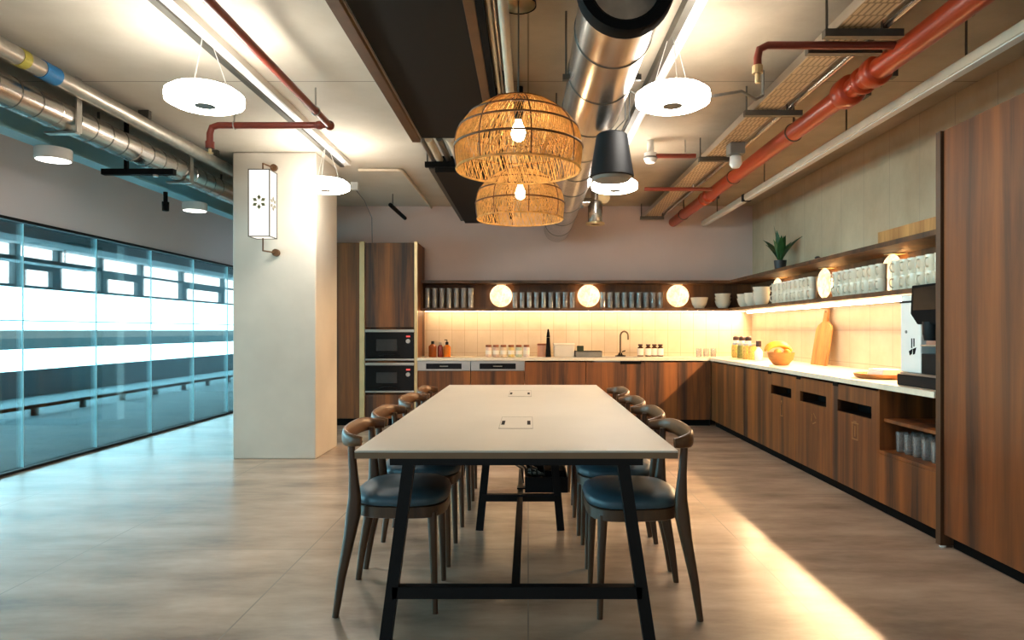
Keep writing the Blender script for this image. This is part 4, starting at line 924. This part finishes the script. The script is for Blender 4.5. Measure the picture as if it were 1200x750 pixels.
MB().box(-.02,.24,3.98,4.40,.216,.225).box(-.02,-.012,3.98,4.40,.225,.31).box(.232,.24,3.98,4.40,.225,.31).box(-.012,.232,3.98,3.988,.225,.31).box(-.012,.232,4.392,4.40,.225,.31).box(-.07,-.02,4.10,4.16,.207,.216).build('tray', M['black'], t)
MB().box(.10,.22,4.0,4.36,.226,.345).build('power_block', M['matte'], t)
for k in range(7):
    pts = []; ph = R.uniform(0,6); 
    for j in range(26):
        a = j*.55+ph; pts.append((.045+.05*math.cos(a)*(1+.2*math.sin(j)), 4.06+.06*math.sin(a*.9)+.01*k, .235+.012*k+.012*math.sin(a*1.7)))
    MB().tube(pts,.0045,6).build('coiled_wire', M['wire'] if k % 3 else M['grey'], t, smooth=True)
for k, (xa, xb, yb_) in enumerate(((-.11,.0,4.06),(-.07,-.03,4.05),(-.03,.03,4.07),(.0,.06,4.08),(-.09,-.01,4.1))):
    pts = [(xa,3.40,.66),(xa+.01,3.5,.55),((xa+xb)/2+.02*(-1)**k,3.8,.42),(xb-.01,4.0,.36),(xb,yb_,.26)]
    tag(MB().tube(pts,.0048,6).build('power_cable', M['wire'], loc=(xa,3.4,.66), smooth=True), 'thin black cable from table socket to cable box, %s from the pillar side' % ORD[[0,2,3,4,1][k]], 'cable', 'cables hanging under the table')

# ------------------------------------------------------------------ chairs
def superloop(cx, cy, ax, ay, z, n=32, e=3.2, taper=0):
    out = []
    for k in range(n):
        a = 2*PI*k/n; c, s_ = math.cos(a), math.sin(a)
        x = ax*math.copysign(abs(c)**(2/e), c); y = ay*math.copysign(abs(s_)**(2/e), s_)*(1-taper*(x/ax))
        out.append((cx+x, cy+y, z))
    return out
def make_chair():
    t = thing('dining_chair', (0,0,0), 'x y', 'chair', 'walnut chairs around the table')
    MB().loft([superloop(-.03,0,ax,ay,z,e=3,taper=.06) for ax,ay,z in ((.185,.20,.458),(.20,.215,.463),(.205,.22,.480),(.198,.212,.500),(.17,.185,.515),(.10,.11,.521),(.02,.02,.523))]).build('cushion', M['cushion'], t, smooth=50)
    MB().loft([superloop(-.03,0,ax,ay,z,e=3.4,taper=.06) for ax,ay,z in ((.192,.205,.408),(.198,.212,.412),(.198,.212,.456),(.192,.205,.458))]).build('seat_frame', M['chairleg'], t, smooth=40)
    for sy in (-1,1):
        y = .205*sy
        pts = [(.228,y*1.02,0),(.205,y*1.0,.16),(.172,y*.98,.33),(.155,y*.97,.43),(.150,y*.97,.50),(.155,y*.98,.60),(.162,y*.99,.70),(.163,y*.99,.735)]
        sz = [(.013,.013),(.018,.016),(.024,.018),(.031,.018),(.026,.017),(.018,.015),(.015,.014),(.014,.013)]
        MB().tube(pts,1,12,sq=sz,up=(1,0,0),sup=2.8).build('leg', M['chairleg'], t, smooth=50)
        MB().tube([(-.185,.185*sy,0),(-.178,.182*sy,.25),(-.172,.178*sy,.43)],1,12,sq=[(.012,.012),(.017,.016),(.021,.018)],up=(1,0,0),sup=2.8).build('leg', M['chairleg'], t, smooth=50)
    pts = []; sq = []
    for k in range(25):
        v = -1+2*k/24; y = .255*math.sin(v*PI/2*.98) ; x = .208-.098*abs(v)**3.2
        pts.append((x,y,.742+.012*(1-v*v))); h = .036*(1-.45*abs(v)**3); sq.append((h,.012))
    MB().tube(pts,1,12,sq=sq,up=(0,0,1),sup=2.6).build('backrest', M['chairwood'], t, smooth=50)
    return t
ch = make_chair(); n = 0
for side, x, yy in (('pillar side',-.585,(2.965,3.52,4.20,4.80)),('counter side',.48,(2.92,3.49,4.03,4.70))):
    for i, y in enumerate(yy):
        o = ch if n == 0 else copy_tree(ch); n += 1
        o.location = (x+R.uniform(-.01,.01)*(i > 0), y, 0); o.rotation_euler.z = (PI if x < 0 else 0) + R.uniform(-.03,.03)
        o['label'] = 'walnut chair on the %s of the table, %s' % (side, ('last from the sink','third from the sink','second from the sink','first from the sink')[i])
